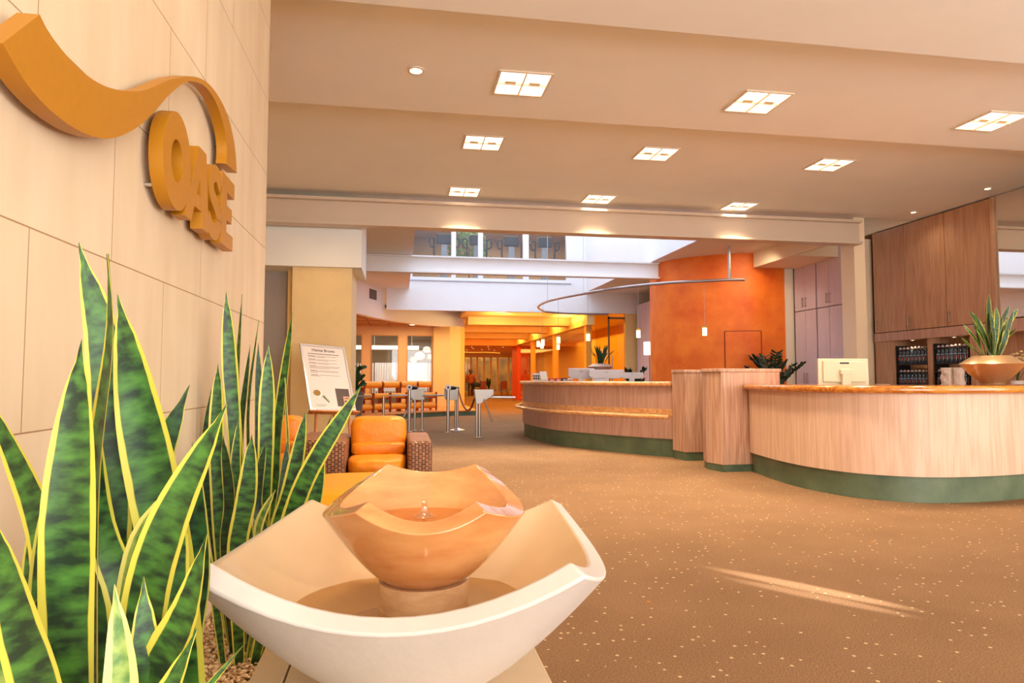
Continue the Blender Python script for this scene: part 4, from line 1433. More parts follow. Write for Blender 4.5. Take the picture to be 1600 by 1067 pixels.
def turnstile(x, y, label, w=.30, zb=.69, zt=.955, px=(-.06, .09), arms=(), m_=None, wedge=False):
    t = thing('turnstile', label, 'turnstile', (x, y, 0), 0, 'tripod turnstiles at the spa entrance')
    if wedge:
        MB().prism([(x - .02, zb - .03), (x + .06, zb - .03), (x + .33, zt - .10), (x + .33, zt), (x - .05, zt)], y - .09, y + .09, 'y').build('housing', m_, t, bevel=.006)
    else:
        MB().prism([(x - w / 2, zb + .06), (x - w / 2 + .05, zb), (x + w / 2, zb), (x + w / 2, zt), (x - w / 2, zt)], y - .10, y + .10, 'y').build('housing', m_ or hs, t, bevel=.006)
        MB().box(x - w / 2 - .015, x - w / 2 + .09, y - .11, y - .10, zb + .05, zt - .02).build('panel', steel_d, t)
    for k in px:
        MB().cyl((x + k, y, .012), (x + k, y, zb + .02), .024).build('post', steel, t, smooth=True)
        MB().lathe([(0, 0), (.06, 0), (.055, .012), (0, .013)], c=(x + k, y, 0), n=16).build('base_plate', steel, t, smooth=True)
    for a, b in arms:
        MB().cyl(a, b, .019).build('arm', steel, t, smooth=True)
    return t


turnstile(-1.30, 15.0, 'turnstile half hidden behind the poster, leftmost of the four', px=(-.10, .12), arms=[((-1.2, 14.9, .79), (-.62, 14.9, .79)), ((-1.16, 14.88, .76), (-.92, 14.7, .38))])
turnstile(.40, 15.25, 'turnstile with grey housing, left of the middle passage', px=(-.06, .10), arms=[((.25, 15.15, .80), (-.26, 15.15, .79)), ((.27, 15.12, .70), (.09, 14.9, .33))])
turnstile(1.14, 15.0, 'turnstile with grey housing beside the rope stanchion', px=(.10, ), arms=[((.99, 14.95, .80), (.52, 15.05, .79))])
turnstile(1.52, 13.3, 'turnstile with white wedge housing, rightmost and nearest of the four', px=(.0, .06), zb=.70, zt=.95, wedge=True, m_=mat('white_enamel', 'E6E4E0', 0.3), arms=[((1.66, 13.2, .76), (1.80, 13.05, .33)), ((1.72, 13.25, .80), (2.30, 13.25, .79))])
reader(.21, 14.95, 'steel card reader post with white round head, left of the two')
reader(1.04, 14.6, 'steel card reader post with white round head, right of the two')
t = thing('barrier_post', 'plain thin steel post between the leftmost turnstile and the next', 'post', (-.39, 17.0, 0))
MB().cyl((-.36, 15.4, 0.0), (-.36, 15.4, .79), .026).build('post', steel, t, smooth=True)
t = thing('rope_stanchion', 'steel stanchion with round flat base between two turnstiles', 'stanchion', (1.30, 15.2, 0))
MB().cyl((1.30, 15.2, .03), (1.30, 15.2, .95), .026).build('post', steel, t, smooth=True)
MB().lathe([(0, 0), (.17, 0), (.17, .01), (.05, .045), (.03, .06), (0, .06)], c=(1.30, 15.2, 0), n=28).build('base', steel, t, smooth=True)
MB().lathe([(0, .94), (.04, .94), (.045, .965), (.03, .99), (0, .99)], c=(1.30, 15.2, 0), n=16).build('cap', steel_d, t, smooth=True)
rp = MB().tube(catmull([(1.31, 15.17, .93), (1.36, 14.8, .66), (1.42, 14.35, .50), (1.47, 13.9, .56), (1.50, 13.42, .80)], 6), .02, 8)
tag(rp.build('barrier_rope', mat('rope', '8A4A30', 0.6), smooth=True), 'sagging red-brown barrier rope between the stanchion and the white turnstile', 'rope')

# ================================================================ BENCHES
redw = wood_mat('red_wood', 'A84A20', '7E3212', 0.4, 'z', fine=10)
orc = mat('orange_upholstery', 'FAA02C', 0.5, var=.08, vscale=5)
pts = [(-1.42, 19.75), (-.93, 20.35), (-.42, 20.9), (.10, 21.3), (.63, 21.6), (1.10, 21.8)]
NM = ['leftmost of five', 'second from the left of five', 'in the middle of five', 'second from the right of five', 'rightmost of five']
for i in range(5):
    a, b = Vector(pts[i]), Vector(pts[i + 1])
    w_ = (b - a).length
    an = math.atan2(b.y - a.y, b.x - a.x)
    t = thing('upholstered_bench', 'orange upholstered bench seat on the curved step, %s' % NM[i], 'bench', (0, 0, 0), 0, 'orange bench seats on the curved step')
    h = w_ / 2 - .004
    MB().cyl((-h + .03, .22, .82), (h - .03, .22, .82), .10, n=16).build('backrest', orc, t, smooth=True)
    MB().box(-h + .03, h - .03, -.22, .16, .42, .56).build('seat', orc, t, bevel=.05, seg=3)
    MB().cyl((-h + .03, -.12, .16), (h - .03, -.12, .16), .10, n=16).build('footroll', orc, t, smooth=True)
    for s_ in (-1, 1):
        MB().box(s_ * h - (.03 if s_ > 0 else 0), s_ * h + (.03 if s_ < 0 else 0), -.24, -.17, 0, .58).box(s_ * h - (.03 if s_ > 0 else 0), s_ * h + (.03 if s_ < 0 else 0), .16, .30, 0, .86).box(s_ * h - (.03 if s_ > 0 else 0), s_ * h + (.03 if s_ < 0 else 0), -.17, .16, .38, .44).build('side_frame', redw, t)
    t.location = ((a.x + b.x) / 2, (a.y + b.y) / 2, .165)
    t.rotation_euler = (0, 0, an)

# plant at the left end of the benches
t = thing('potted_fern', 'bushy dark potted plant in a grey tub behind the poster', 'plant', (-1.19, 18.6, 0.165))
cx, cy = -1.19, 18.6
MB().lathe([(0, 0), (.17, 0), (.24, .62), (.25, .64), (.22, .64), (.2, .6), (0, .6)], c=(cx, cy, .165), n=28).build('pot', mat('grey_tub', '6F6A68', .5), t, smooth=True)
rg2 = random.Random(11)
mb = MB()
for i in range(60):
    a = rg2.uniform(0, 6.28); r = rg2.uniform(.08, .32); z = rg2.uniform(.86, 1.50)
    c0 = Vector((cx + math.cos(a) * r * .3, cy + math.sin(a) * r * .3, z - .08)); c1 = Vector((cx + math.cos(a) * r, cy + math.sin(a) * r, z + rg2.uniform(-.02, .06)))
    mb.leaf([c0, (c0 + c1) / 2 + Vector((0, 0, .03)), c1], .10, rg2.uniform(-60, 60), 0, n=5)
mb.build('foliage', greenp, t, smooth=True)
MB().cyl((cx, cy, .7), (cx, cy, 1.4), .015).build('stem', redw, t)

# slatted screen and windows in the back room
sl_m = mat('white_slat', 'F2EFEC', 0.5)
t = thing('slatted_screen', 'row of white upright slats seen through the windows behind the benches', 'screen', (-.3, 26.6, 0))
for i in range(44):
    x = -2.3 + i * .095
    MB().box(x, x + .045, 26.6, 26.62, .5, 1.78).build('slat', sl_m, t)
MB().box(-2.35, 1.95, 26.62, 26.65, .48, .54).build('rail', sl_m, t)
MB().box(-2.35, 1.95, 26.62, 26.65, .0, .1).box(-2.3, -2.25, 26.62, 26.65, .1, .48).box(1.85, 1.9, 26.62, 26.65, .1, .48).build('stand', sl_m, t)
struct(MB().box(-1.1, -.2, 30.95, 30.98, .6, 1.9).box(.35, 1.25, 30.95, 30.98, .6, 1.9).build('window_21', mat('bright_window', 'FFFFFF', .5, emit=0.15)))
t = thing('linear_lamp', 'long glowing light strip seen through the windows behind the benches', 'ceiling light', (-1.1, 29.4, 2.44))
MB().box(-3.0, .8, 29.3, 29.45, 2.44, 2.60).build('diffuser', mat('linear_glow', 'FFF2C8', .5, emit=2.5), t)
for x in (-2.6, -1.1, .5):
    MB().cyl((x, 29.38, 2.60), (x, 29.38, 3.3), .01, n=6).build('hanging_rod', steel, t)
area('back_room_light', (-.4, 28, 3.2), (0, 0, 0), 3.5, 3, 30, (1, .9, .8))
area('back_room_light', (-.2, 25.8, 2.9), (35, 0, 0), 3.5, .4, 45, (1, .95, .9))  # added fill in front of the slats, no fitting there
# pale paper butterflies hanging in the right window
mb = MB()
for cx, cz, r in ((.75, 2.05, .20), (1.02, 2.3, .15), (.52, 1.9, .14), (1.15, 2.02, .12)):
    mb.prism(ell(cx, cz, r, r * .8, 16), 26.0, 26.02, 'y')
tag(mb.build('window_decoration', mat('paper_white', 'E8DCCB', .6)), 'pale round paper decoration behind the rightmost window of the seating area', 'decoration')

# vent and camera on the fascia
def on_fascia(px, off=.0):
    best = min(range(len(FA) - 1), key=lambda i: abs(FA[i].x - px))
    p, q = FA[best], FA[best + 1]
    tg = Vector((q.x - p.x, q.y - p.y, 0)).normalized()
    nr = Vector((tg.y, -tg.x, 0))
    return Vector((px, p.y + (q.y - p.y) * (px - p.x) / max(1e-6, (q.x - p.x)), 0)), tg, nr


c_, tg, nr = on_fascia(-.86)
t = thing('wall_vent', 'small dark square vent grille high on the curved white fascia', 'vent', (c_.x, c_.y, 3.66))
nr3 = Vector((nr.x, nr.y, 0))
MB().frame([c_ - tg * .26 + Vector((0, 0, 3.66)), c_ + tg * .26 + Vector((0, 0, 3.66)), c_ + tg * .26 + Vector((0, 0, 3.96)), c_ - tg * .26 + Vector((0, 0, 3.96))], .02, nr3).build('grille', mat('vent_dark', '55453F', .5), t)
mb = MB()
for k in range(5):
    z = 3.70 + k * .05
    mb.frame([c_ - tg * .24 + nr3 * .02 + Vector((0, 0, z)), c_ + tg * .24 + nr3 * .02 + Vector((0, 0, z)), c_ + tg * .24 + nr3 * .02 + Vector((0, 0, z + .015)), c_ - tg * .24 + nr3 * .02 + Vector((0, 0, z + .015))], .008, nr3)
mb.build('louvres', mat('vent_slat', '8A7468', .5), t)
c_, tg, nr = on_fascia(-.50)
t = thing('security_camera', 'small black dome camera on the curved fascia beside the vent', 'camera', (c_.x, c_.y, 3.50))
MB().ball((c_.x + nr.x * .05, c_.y + nr.y * .05, 3.53), .06).build('dome', black_pl, t, smooth=True)
MB().cyl((c_.x, c_.y, 3.53), (c_.x + nr.x * .03, c_.y + nr.y * .03, 3.53), .09, n=20).build('mount', white_pl, t, smooth=True)

# ================================================================ PERSON IN THE HALL
def skin_chain(name, m_, parent, verts, edges, radii, sub=2):
    me = bpy.data.meshes.new(name)
    me.from_pydata(verts, edges, [])
    o = bpy.data.objects.new(name, me)
    COL.objects.link(o)
    sk = o.modifiers.new('skin', 'SKIN')
    for i, r in enumerate(radii):
        rr_ = r if isinstance(r, tuple) else (r, r)
        me.skin_vertices[0].data[i].radius = rr_
        me.skin_vertices[0].data[i].use_root = (i == 0)
    sk.use_smooth_shade = True
    s2 = o.modifiers.new('sub', 'SUBSURF'); s2.levels = sub; s2.render_levels = sub
    me.materials.append(m_)
    o.parent = parent
    return o


t = thing('person', 'person in rust jacket and dark trousers walking away down the hall', 'person', (0, 0, 0))
v = [(0, 0, .92), (0, .0, 1.12), (0, .0, 1.34), (0, .01, 1.47), (0, 0, 1.53), (0, -.01, 1.62), (0, -.01, 1.70),
     (.10, 0, .86), (.11, .03, .48), (.11, -.03, .09), (.115, .10, .04),
     (-.10, 0, .86), (-.12, -.08, .48), (-.12, -.20, .10), (-.12, -.12, .04),
     (.19, 0, 1.40), (.25, .0, 1.14), (.26, .06, .92), (.26, .08, .85),
     (-.19, 0, 1.40), (-.25, .0, 1.14), (-.25, .10, .95), (-.24, .13, .88)]
e = [(0, 1), (1, 2), (2, 3), (3, 4), (4, 5), (5, 6), (0, 7), (7, 8), (8, 9), (9, 10), (0, 11), (11, 12), (12, 13), (13, 14),
     (2, 15), (15, 16), (16, 17), (17, 18), (2, 19), (19, 20), (20, 21), (21, 22)]
r = [(.16, .12), (.14, .11), (.17, .11), .07, .055, .095, .09, .10, .065, .045, .04, .10, .065, .045, .04,
     .065, .05, .038, .035, .065, .05, .038, .035]
skin_chain('body', mat('dark_trousers', '2A211E', .7), t, v, e, r)
v = [(0, 0, .80), (0, 0, 1.0), (0, 0, 1.2), (0, 0, 1.38), (0, 0, 1.46), (.20, 0, 1.39), (.27, 0, 1.14), (.28, .06, .94), (-.20, 0, 1.39), (-.27, 0, 1.14), (-.27, .09, .97)]
e = [(0, 1), (1, 2), (2, 3), (3, 4), (3, 5), (5, 6), (6, 7), (3, 8), (8, 9), (9, 10)]
skin_chain('jacket', mat('rust_jacket', '9A4A26', .8), t, v, e, [(.21, .16), (.20, .15), (.19, .14), (.19, .13), .08, .09, .075, .06, .09, .075, .06])
MB().ball((0, .01, 1.665), .115, 1, 1, 1.15).ball((0, -.06, 1.58), .09, 1, .7, 1.3).build('hair', mat('brown_hair', '4A2E1E', .7), t, smooth=True)
t.location = (4.62, 44.0, 0)
t = thing('shoulder_bag', 'black shoulder bag carried by the person in the rust jacket', 'bag', (0, 0, 0))
cushion(MB(), 0, 0, .18, .50, .22, .32).build('bag_body', black_pl, t, smooth=True, angle=80)
MB().tube(catmull([(-.2, 0, .3), (-.15, 0, .5), (0, 0, .56), (.15, 0, .5), (.2, 0, .3)], 5), .012, 6).build('strap', black_pl, t, smooth=True)
t.location = (4.97, 43.7, .62)
t.rotation_euler = (0, math.radians(12), 0)
# planters and chairs glimpsed before the far glazing
for i, (x, lb) in enumerate(((5.15, 'small green plant before the far glazing, left of two'), (6.25, 'small green plant before the far glazing, right of two'))):
    t = thing('potted_shrub', lb, 'plant', (x, 47.0, 0))
    MB().lathe([(0, 0), (.18, 0), (.24, .4), (0, .4)], c=(x, 47.0, 0), n=16).build('pot', redw, t, smooth=True)
    mb = MB()
    for k in range(24):
        a = rg2.uniform(0, 6.28); rr_ = rg2.uniform(.1, .32)
        mb.leaf([Vector((x, 47, .4)), Vector((x + math.cos(a) * rr_ * .6, 47 + math.sin(a) * rr_ * .6, .8)), Vector((x + math.cos(a) * rr_, 47 + math.sin(a) * rr_, rg2.uniform(.8, 1.3)))], .09, rg2.uniform(-80, 80), 0, n=6)
    mb.build('foliage', greenp, t, smooth=True)
for i, (x, lb) in enumerate(((5.8, 'dark wooden chair before the far glazing, left of two'), (7.3, 'dark wooden chair before the far glazing, beside the red pier'))):
    t = thing('wooden_chair', lb, 'chair', (0, 0, 0), 0, 'wooden chairs deep in the hall')
    MB().box(-.24, .24, -.24, .24, .42, .48).build('seat', redw, t)
    MB().box(-.24, .24, .20, .24, .48, 1.0).build('backrest', redw, t)
    for sx in (-.22, .22):
        for sy in (-.22, .22):
            MB().box(sx - .02, sx + .02, sy - .02, sy + .02, 0, .42).build('leg', redw, t)
    t.location = (x, 46.6, 0)

# ================================================================ RECEPTION COUNTER
RP = catmull([(3.3, 14.9), (2.85, 14.55), (2.58, 13.95), (2.50, 13.2), (2.56, 12.25), (2.74, 11.4), (3.20, 10.54), (3.66, 9.86), (4.02, 9.44)], 7)
rc = thing('reception_counter', 'long curved wooden reception counter with amber top and foot rail, farther of the two counters', 'counter', (3.0, 12.0, 0))
back = offset2d(RP, -0.62)
# keep the inner side ahead of the path
inner = [(b.x, b.y) for b in back]
chk = offset2d(RP, 0.62)
if sum((c.x - p.x) for c, p in zip(chk, RP)) > 0:
    SGN = 1
    inner = [(b.x, b.y) for b in chk]
else:
    SGN = -1


def rpoly(o_, th):
    a = offset2d(RP, SGN * o_)
    b = offset2d(RP, SGN * (o_ + th))
    return a, b


def rstrip(o_, th, z0, z1):
    a = [Vector((p.x, p.y, 0)) for p in offset2d(RP, SGN * o_)]
    return MB().strip(a, z0, z1, SGN * th)


rstrip(0.0, .50, .27, 1.055).build('front_panel', veneer_r, rc, smooth=True)
rstrip(0.03, .44, .0, .27).build('plinth', green, rc, smooth=True)
rstrip(-0.065, .62, 1.055, 1.125).build('countertop', nosing_y, rc, smooth=True, bevel=.025, seg=3)
rstrip(-0.012, .012, .625, .715).build('wood_band', nosing_y, rc, smooth=True)
rail = [(p.x, p.y, .60) for p in offset2d(RP, -SGN * .13)][10:]
st = RP[12]
rail = [(st.x + .02, st.y + .25, .62)] + rail[3:]
MB().tube(rail, .034, 10).build('foot_rail', nosing_y, rc, smooth=True)
mb = MB()
for k in (20, 34, 48):
    p = RP[k]; q = offset2d(RP, -SGN * .13)[k]
    mb.cyl((p.x, p.y, .60), (q.x, q.y, .60), .014)
mb.build('rail_bracket', steel_d, rc, smooth=True)

veneer_p = wood_mat('pillar_veneer', 'CFA68C', 'AC8068', 0.45)
for nm_, poly, zt, lb in (('a', [(3.99, 9.38), (4.03, 9.02), (4.46, 9.02), (4.46, 9.42), (4.12, 9.42)], 1.30, 'wooden pedestal with angled face between the two counters, farther and left'),
                          ('b', [(3.93, 8.16), (4.0, 7.86), (4.83, 7.90), (4.83, 8.40), (4.0, 8.40)], 1.30, 'wooden pedestal with angled face at the end of the nearer counter')):
    cx = sum(p[0] for p in poly) / 5; cy = sum(p[1] for p in poly) / 5
    t = thing('wooden_pedestal', lb, 'pedestal', (cx, cy, 0))
    big = [(cx + (p[0] - cx) * 1.04, cy + (p[1] - cy) * 1.04) for p in poly]
    sm = [(cx + (p[0] - cx) * .97, cy + (p[1] - cy) * .97) for p in poly]
    MB().prism(poly, .12 if nm_ == 'a' else .09, zt - .045).build('body', veneer_p, t, bevel=.004)
    MB().prism(sm, 0, .12 if nm_ == 'a' else .09).build('plinth', green, t)
    MB().prism(big, zt - .045, zt).build('cap', veneer_p, t, bevel=.008)

# ================================================================ NEAR COUNTER
CP = catmull([(4.36, 7.84), (4.25, 7.1), (4.245, 6.5), (4.40, 5.98), (4.72, 5.66), (5.05, 5.55), (5.50, 5.545), (6.0, 5.62), (6.7, 5.82), (7.5, 6.2), (8.2, 6.7)], 7)
kc = thing('bar_counter', 'broad rounded wooden counter with glossy amber edge and green plinth, nearest on the right', 'counter', (5.2, 6.5, 0))
inner_poly = [(8.0, 7.5), (7.2, 6.98), (6.5, 6.66), (5.85, 6.55), (5.45, 6.75), (5.25, 7.1), (5.2, 7.84)]


def cpoly(o_, shrink=0):
    a = offset2d(CP, o_)
    return [(p.x, p.y) for p in a] + inner_poly


cs = 1 if offset2d(CP, .1)[20].x > CP[20].x or offset2d(CP, .1)[20].y > CP[20].y else -1
MB().prism(cpoly(0), .245, 1.03).build('front_panel', veneer, kc, smooth=True, angle=30)
MB().prism(cpoly(cs * .035), 0, .245).build('plinth', green, kc, smooth=True, angle=30)
MB().prism(cpoly(-cs * .075), 1.03, 1.10).build('countertop', nosing, kc, smooth=True, angle=30, bevel=.028, seg=4)
t = thing('service_desk', 'low desk behind the near counter carrying the computer screen', 'desk', (6.0, 7.6, 0))
MB().box(5.3, 7.4, 7.35, 8.0, .72, .75).build('desktop', veneer, t)
for x in (5.32, 7.36):
    MB().box(x, x + .03, 7.4, 7.95, 0, .72).build('side_panel', veneer, t)


def aio(name, label, w, h, zb, loc, rz, thick=.05, m_=None, foot=0.75):
    """screen seen from behind, standing at loc; authored facing +y (its back to -y)"""
    m_ = m_ or white_pl
    t_ = thing(name, label, 'monitor', (0, 0, 0))
    MB().box(-w / 2, w / 2, 0, thick * .6, zb, zb + h).build('screen_frame', m_, t_, bevel=.008)
    MB().box(-w / 2 + .02, w / 2 - .02, thick * .6, thick * .62, zb + .03, zb + h - .02).build('display', black_pl, t_)
    MB().box(-w * .42, w * .42, -thick * .5, 0, zb + h * .12, zb + h * .90).build('back_cover', m_, t_, bevel=.01)
    MB().box(-.055, .055, -thick * .5 - .05, -thick * .5, 0.0, zb + h * .62).build('stand', m_, t_, bevel=.008)
    MB().box(-.075, .075, -thick * .5 - .052, -thick * .5 - .001, zb + h * .42, zb + h * .60).build('hinge', m_, t_, bevel=.006)
    MB().box(-.06, .06, -thick * .5 - .002, -thick * .5, zb + h * .80, zb + h * .86).build('slot', black_pl, t_)
    MB().box(-.13, .13, -.12, .14, 0, .012).build('foot', m_, t_, bevel=.004)
    t_.location = loc
    t_.rotation_euler = (0, 0, rz)
    return t_


aio('computer_monitor', 'beige-white monitor seen from behind at the near counter', .66, .34, .335, (5.56, 7.65, .75), math.radians(-6), m_=mat('cream_plastic', 'D8CCAE', .4))

gold_b = mat('bronze_glaze', 'A98660', .32, .45, coat=.3)


def bowl_pot(name, label, c, R, H, zr, kind, m_):
    t_ = thing(name, label, 'bowl planter', (0, 0, 0))
    a = H * .72
    MB().lathe([(0, .012), (R * .34, .012), (R * .42, .05), (R * .72, a * .55), (R * .97, a * .97), (R, a), (R * .97, a * 1.04), (R * .8, H * .86), (R * .58, H), (R * .53, H), (R * .5, H * .93), (0, H * .92)], n=48).build('bowl', m_, t_, smooth=True, angle=30)
    MB().lathe([(0, 0), (R * .38, 0), (R * .40, .012), (R * .36, .022), (0, .022)], n=32).build('foot', m_, t_, smooth=True)
    MB().lathe([(0, H * .92), (R * .5, H * .92), (R * .49, H * .95), (0, H * .965)], n=24).build('soil', mat('dark_soil', '3A2A1C', .9), t_)
    t_.location = c
    return t_


bc = (6.27, 6.20, 1.10)
bowl_pot('bowl_planter', 'bronze bowl planter on the near counter', bc, .30, .315, 1.34, 0, gold_b)
t = thing('snake_plant', 'dark spiky snake plant growing in the bronze bowl on the near counter', 'plant', (0, 0, 0))
R8 = random.Random(21)
tips = [(-.20, .50), (-.13, .36), (-.25, .28), (-.11, .66), (-.03, .52), (.00, .62), (.06, .42), (.05, .55), (.12, .38), (.18, .48), (.28, .52), (.32, .56), (.20, .36), (-.28, .20), (-.05, .30), (.10, .30), (-.34, .34), (-.16, .44), (-.08, .46), (.02, .36), (.09, .46), (.15, .42), (.23, .44), (-.22, .38), (.25, .30), (.03, .50), (-.10, .24), (.16, .28)]
for i, (dx, h) in enumerate(tips):
    a = R8.uniform(-.12, .12)
    y1 = R8.uniform(-.12, .12)
    kk = i % 3
    MB().leaf([(dx * .28, a * .5, 0), (dx * .55, (a + y1) / 2, h * .5), (dx, y1, h)], .056 if i not in (13, 16) else .03, R8.uniform(-30, 30), R8.uniform(-20, 20), n=14).build('leaf', (leafd, leafy, leafd)[kk], t, smooth=True, uv=True, angle=80)
t.location = (bc[0], bc[1], 1.10 + .315)

# reception items
bz = 1.285
t = thing('plant_column', 'slim white column behind the reception carrying the pale bowl planter', 'column', (5.08, 16.5, 0))
MB().lathe([(0, 0), (.2, 0), (.2, bz), (0, bz)], c=(5.08, 16.5, 0), n=28).build('shaft', paint_w, t, smooth=True)
bowl_pot('bowl_planter', 'pale rosy bowl planter behind the reception counter', (5.08, 16.5, bz), .32, .27, 1.3, 0, mat('rosy_glaze', 'C9A58E', .35, .2))
t = thing('grass_plant', 'dark green upright grass-like plant in the rosy bowl behind the reception', 'plant', (0, 0, 0))
for i in range(52):
    dx = R8.gauss(0, .13); dy = R8.gauss(0, .1); h = R8.uniform(.28, .50)
    if i == 0: dx, h = .34, .34
    MB().leaf([(dx * .3, dy * .3, 0), (dx * .6, dy * .6, h * .6), (dx, dy, h)], .032, R8.uniform(-70, 70), 0, n=8).build('leaf', greenp, t, smooth=True, angle=80)
t.location = (5.08, 16.5, bz + .275)

t = thing('reception_desk', 'low work desk behind the reception counter', 'desk', (3.8, 12.6, 0))
MB().box(3.25, 5.0, 11.95, 12.9, .72, .75).build('desktop', veneer_r, t)
for x in (3.26, 4.94):
    MB().box(x, x + .03, 12.0, 12.85, 0, .72).build('side_panel', veneer_r, t)


def tray_screen(label, w, h, loc, rz, back):
    t_ = thing('computer_monitor', label, 'monitor', (0, 0, 0), 0, 'white monitors on the reception desk')
    zb = .42
    MB().prism([(-w / 2, zb + h), (w / 2, zb + h), (w / 2, zb + h * .25), (w * .36, zb), (-w * .36, zb), (-w / 2, zb + h * .25)], 0, .05, 'y').build('screen_frame', mat('cool_white_plastic', 'D8D2D8', .35), t_, bevel=.012)
    MB().box(-.05, .05, .0, .04, 0, zb + .02).build('stand', white_pl, t_)
    MB().box(-.13, .13, -.1, .13, 0, .012).build('foot', white_pl, t_)
    MB().box(-.03, .03, -.004, 0, zb + h * .68, zb + h * .73).build('maker_mark', mat('mark_grey', '7A767A', .5), t_)
    t_.location = loc
    t_.rotation_euler = (0, 0, rz)


tray_screen('white monitor with angled lower corners on the reception desk, left of three', .50, .20, (3.42, 12.35, .75), math.radians(-22), 0)
tray_screen('white monitor with angled lower corners on the reception desk, middle of three', .66, .17, (3.84, 12.10, .75), math.radians(-12), 0)
tray_screen('low pale monitor on the reception desk, rightmost of three', .44, .12, (4.38, 12.2, .75), math.radians(-14), 0)
t = thing('calendar_block', 'small white block with dark figures at the left end of the reception counter', 'calendar', (0, 0, 0))
MB().box(-.075, .075, -.04, .04, 0, .16).build('block', white_pl, t, bevel=.005)
mb = MB()
for k in range(3):
    mb.box(-.066 + k * .047, -.030 + k * .047, -.043, -.040, .085, .12)
    mb.box(-.066 + k * .047, -.030 + k * .047, -.043, -.040, .03, .068)
mb.build('figures', mat('dark_navy', '2A3038', .5), t)
t.location = (2.83, 13.75, 1.125)
t.rotation_euler = (0, 0, -.15)
t = thing('tablet_stand', 'white tilted tablet display on the reception counter', 'tablet', (0, 0, 0))
MB().frame([(-.07, -.03, .01), (.07, -.03, .01), (.055, .05, .19), (-.085, .05, .19)], .012, (0, .9, -.3)).build('tablet', white_pl, t)
MB().frame([(-.055, -.033, .025), (.055, -.033, .025), (.042, .045, .175), (-.07, .045, .175)], .002, (0, -.9, .3)).build('display', mat('screen_cream', 'E8D8C0', .3), t)
MB().box(-.07, .07, -.05, .09, 0, .01).build('base', white_pl, t)
t.location = (2.86, 13.1, 1.125)
lf_m = [mat('red_print', 'C8281E', .5), mat('red_print', 'C8281E', .5), mat('white_print', 'E8E0E0', .5), mat('navy_print', '2A2E4A', .5)]
for i, (x, y, m_, lb) in enumerate(((2.98, 12.45, lf_m[0], 'stack of red leaflets on the reception counter, leftmost'), (3.08, 12.35, lf_m[1], 'stack of red leaflets on the reception counter, second from left'), (3.18, 12.25, lf_m[3], 'stack of navy leaflets on the reception counter beside the red ones'), (3.27, 12.2, lf_m[2], 'stack of white leaflets on the reception counter beside the monitor'))):
    t = thing('leaflet_stack', lb, 'leaflets', (0, 0, 0), 0, 'leaflet stacks on the reception counter')
    MB().box(-.045, .045, -.06, .06, 0, .055).build('leaflets', m_, t)
    MB().box(-.035, .035, -.063, -.06, .012, .03).build('printed_band', lf_m[2] if m_ is not lf_m[2] else lf_m[0], t)
    t.location = (x - .12, y, 1.125)
# floor plants behind
def arching(name, label, c, n, spread, h, seed, pot=True, lw=.07):
    r_ = random.Random(seed)
    t_ = thing(name, label, 'plant', c)
    if pot:
        MB().lathe([(0, 0), (.16, 0), (.22, .38), (.2, .40), (0, .38)], c=c, n=24).build('pot', mat('terracotta', 'B5552A', .6), t_, smooth=True)
    st_, fo = MB(), MB()
    for i in range(n):
        a = r_.uniform(0, 6.28); rr_ = r_.uniform(.4, 1) * spread; hh = h * r_.uniform(.65, 1)
        p = [Vector(c) + Vector((0, 0, .38)), Vector(c) + Vector((math.cos(a) * rr_ * .35, math.sin(a) * rr_ * .35, .38 + hh * .6)), Vector(c) + Vector((math.cos(a) * rr_, math.sin(a) * rr_, .38 + hh * .9))]
        q = catmull(p, 7)
        st_.tube(q, .012, 5)
        for j in range(4, len(q)):
            for s_ in (-1, 1):
                d = (q[j] - q[j - 1]).normalized()
                sd = d.cross(Vector((0, 0, 1))).normalized() * s_
                fo.leaf([q[j], q[j] + sd * .07 + d * .04, q[j] + sd * .12 + d * .10], lw, r_.uniform(-60, 60), 0, n=5)
    st_.build('stems', mat('dark_stem', '2A3A1C', .5), t_, smooth=True)
    fo.build('foliage', mat('deep_green', '1E3A20', .4, var=.3, vscale=12), t_, smooth=True)


arching('potted_shrub', 'dark arching leafy plant before the orange wall beside the tall cabinets', (8.05, 13.45, .0), 14, .62, 1.5, 5, lw=.05)
arching('potted_shrub', 'dark leafy plant at the left edge of the orange wall behind the reception', (6.30, 17.35, .0), 10, .34, 1.25, 9)
t = thing('wall_lamp', 'white cylindrical lamp glowing beside the orange wall edge', 'lamp', (7.6, 19.5, 0))
MB().cyl((7.57, 19.5, 1.90), (7.57, 19.5, 2.30), .17, n=20).build('shade', mat('shade_glow', 'FFF6EC', .5, emit=1.6), t, smooth=True)
MB().lathe([(0, 0), (.16, 0), (.16, .02), (.015, .04), (.015, 1.92), (0, 1.92)], c=(7.57, 19.5, 0), n=20).build('stem', steel, t, smooth=True)

# ================================================================ TALL CABINETS (right wall)
def handle(par, x, y, z0, z1):
    MB().cyl((x - .035, y, z0), (x - .035, y, z1), .009, n=8).cyl((x - .035, y, z0 + .02), (x, y, z0 + .02), .007, n=6).cyl((x - .035, y, z1 - .02), (x, y, z1 - .02), .007, n=6).build('handle', mat('handle_metal', '8A6E5E', .35, .8), par, smooth=True)


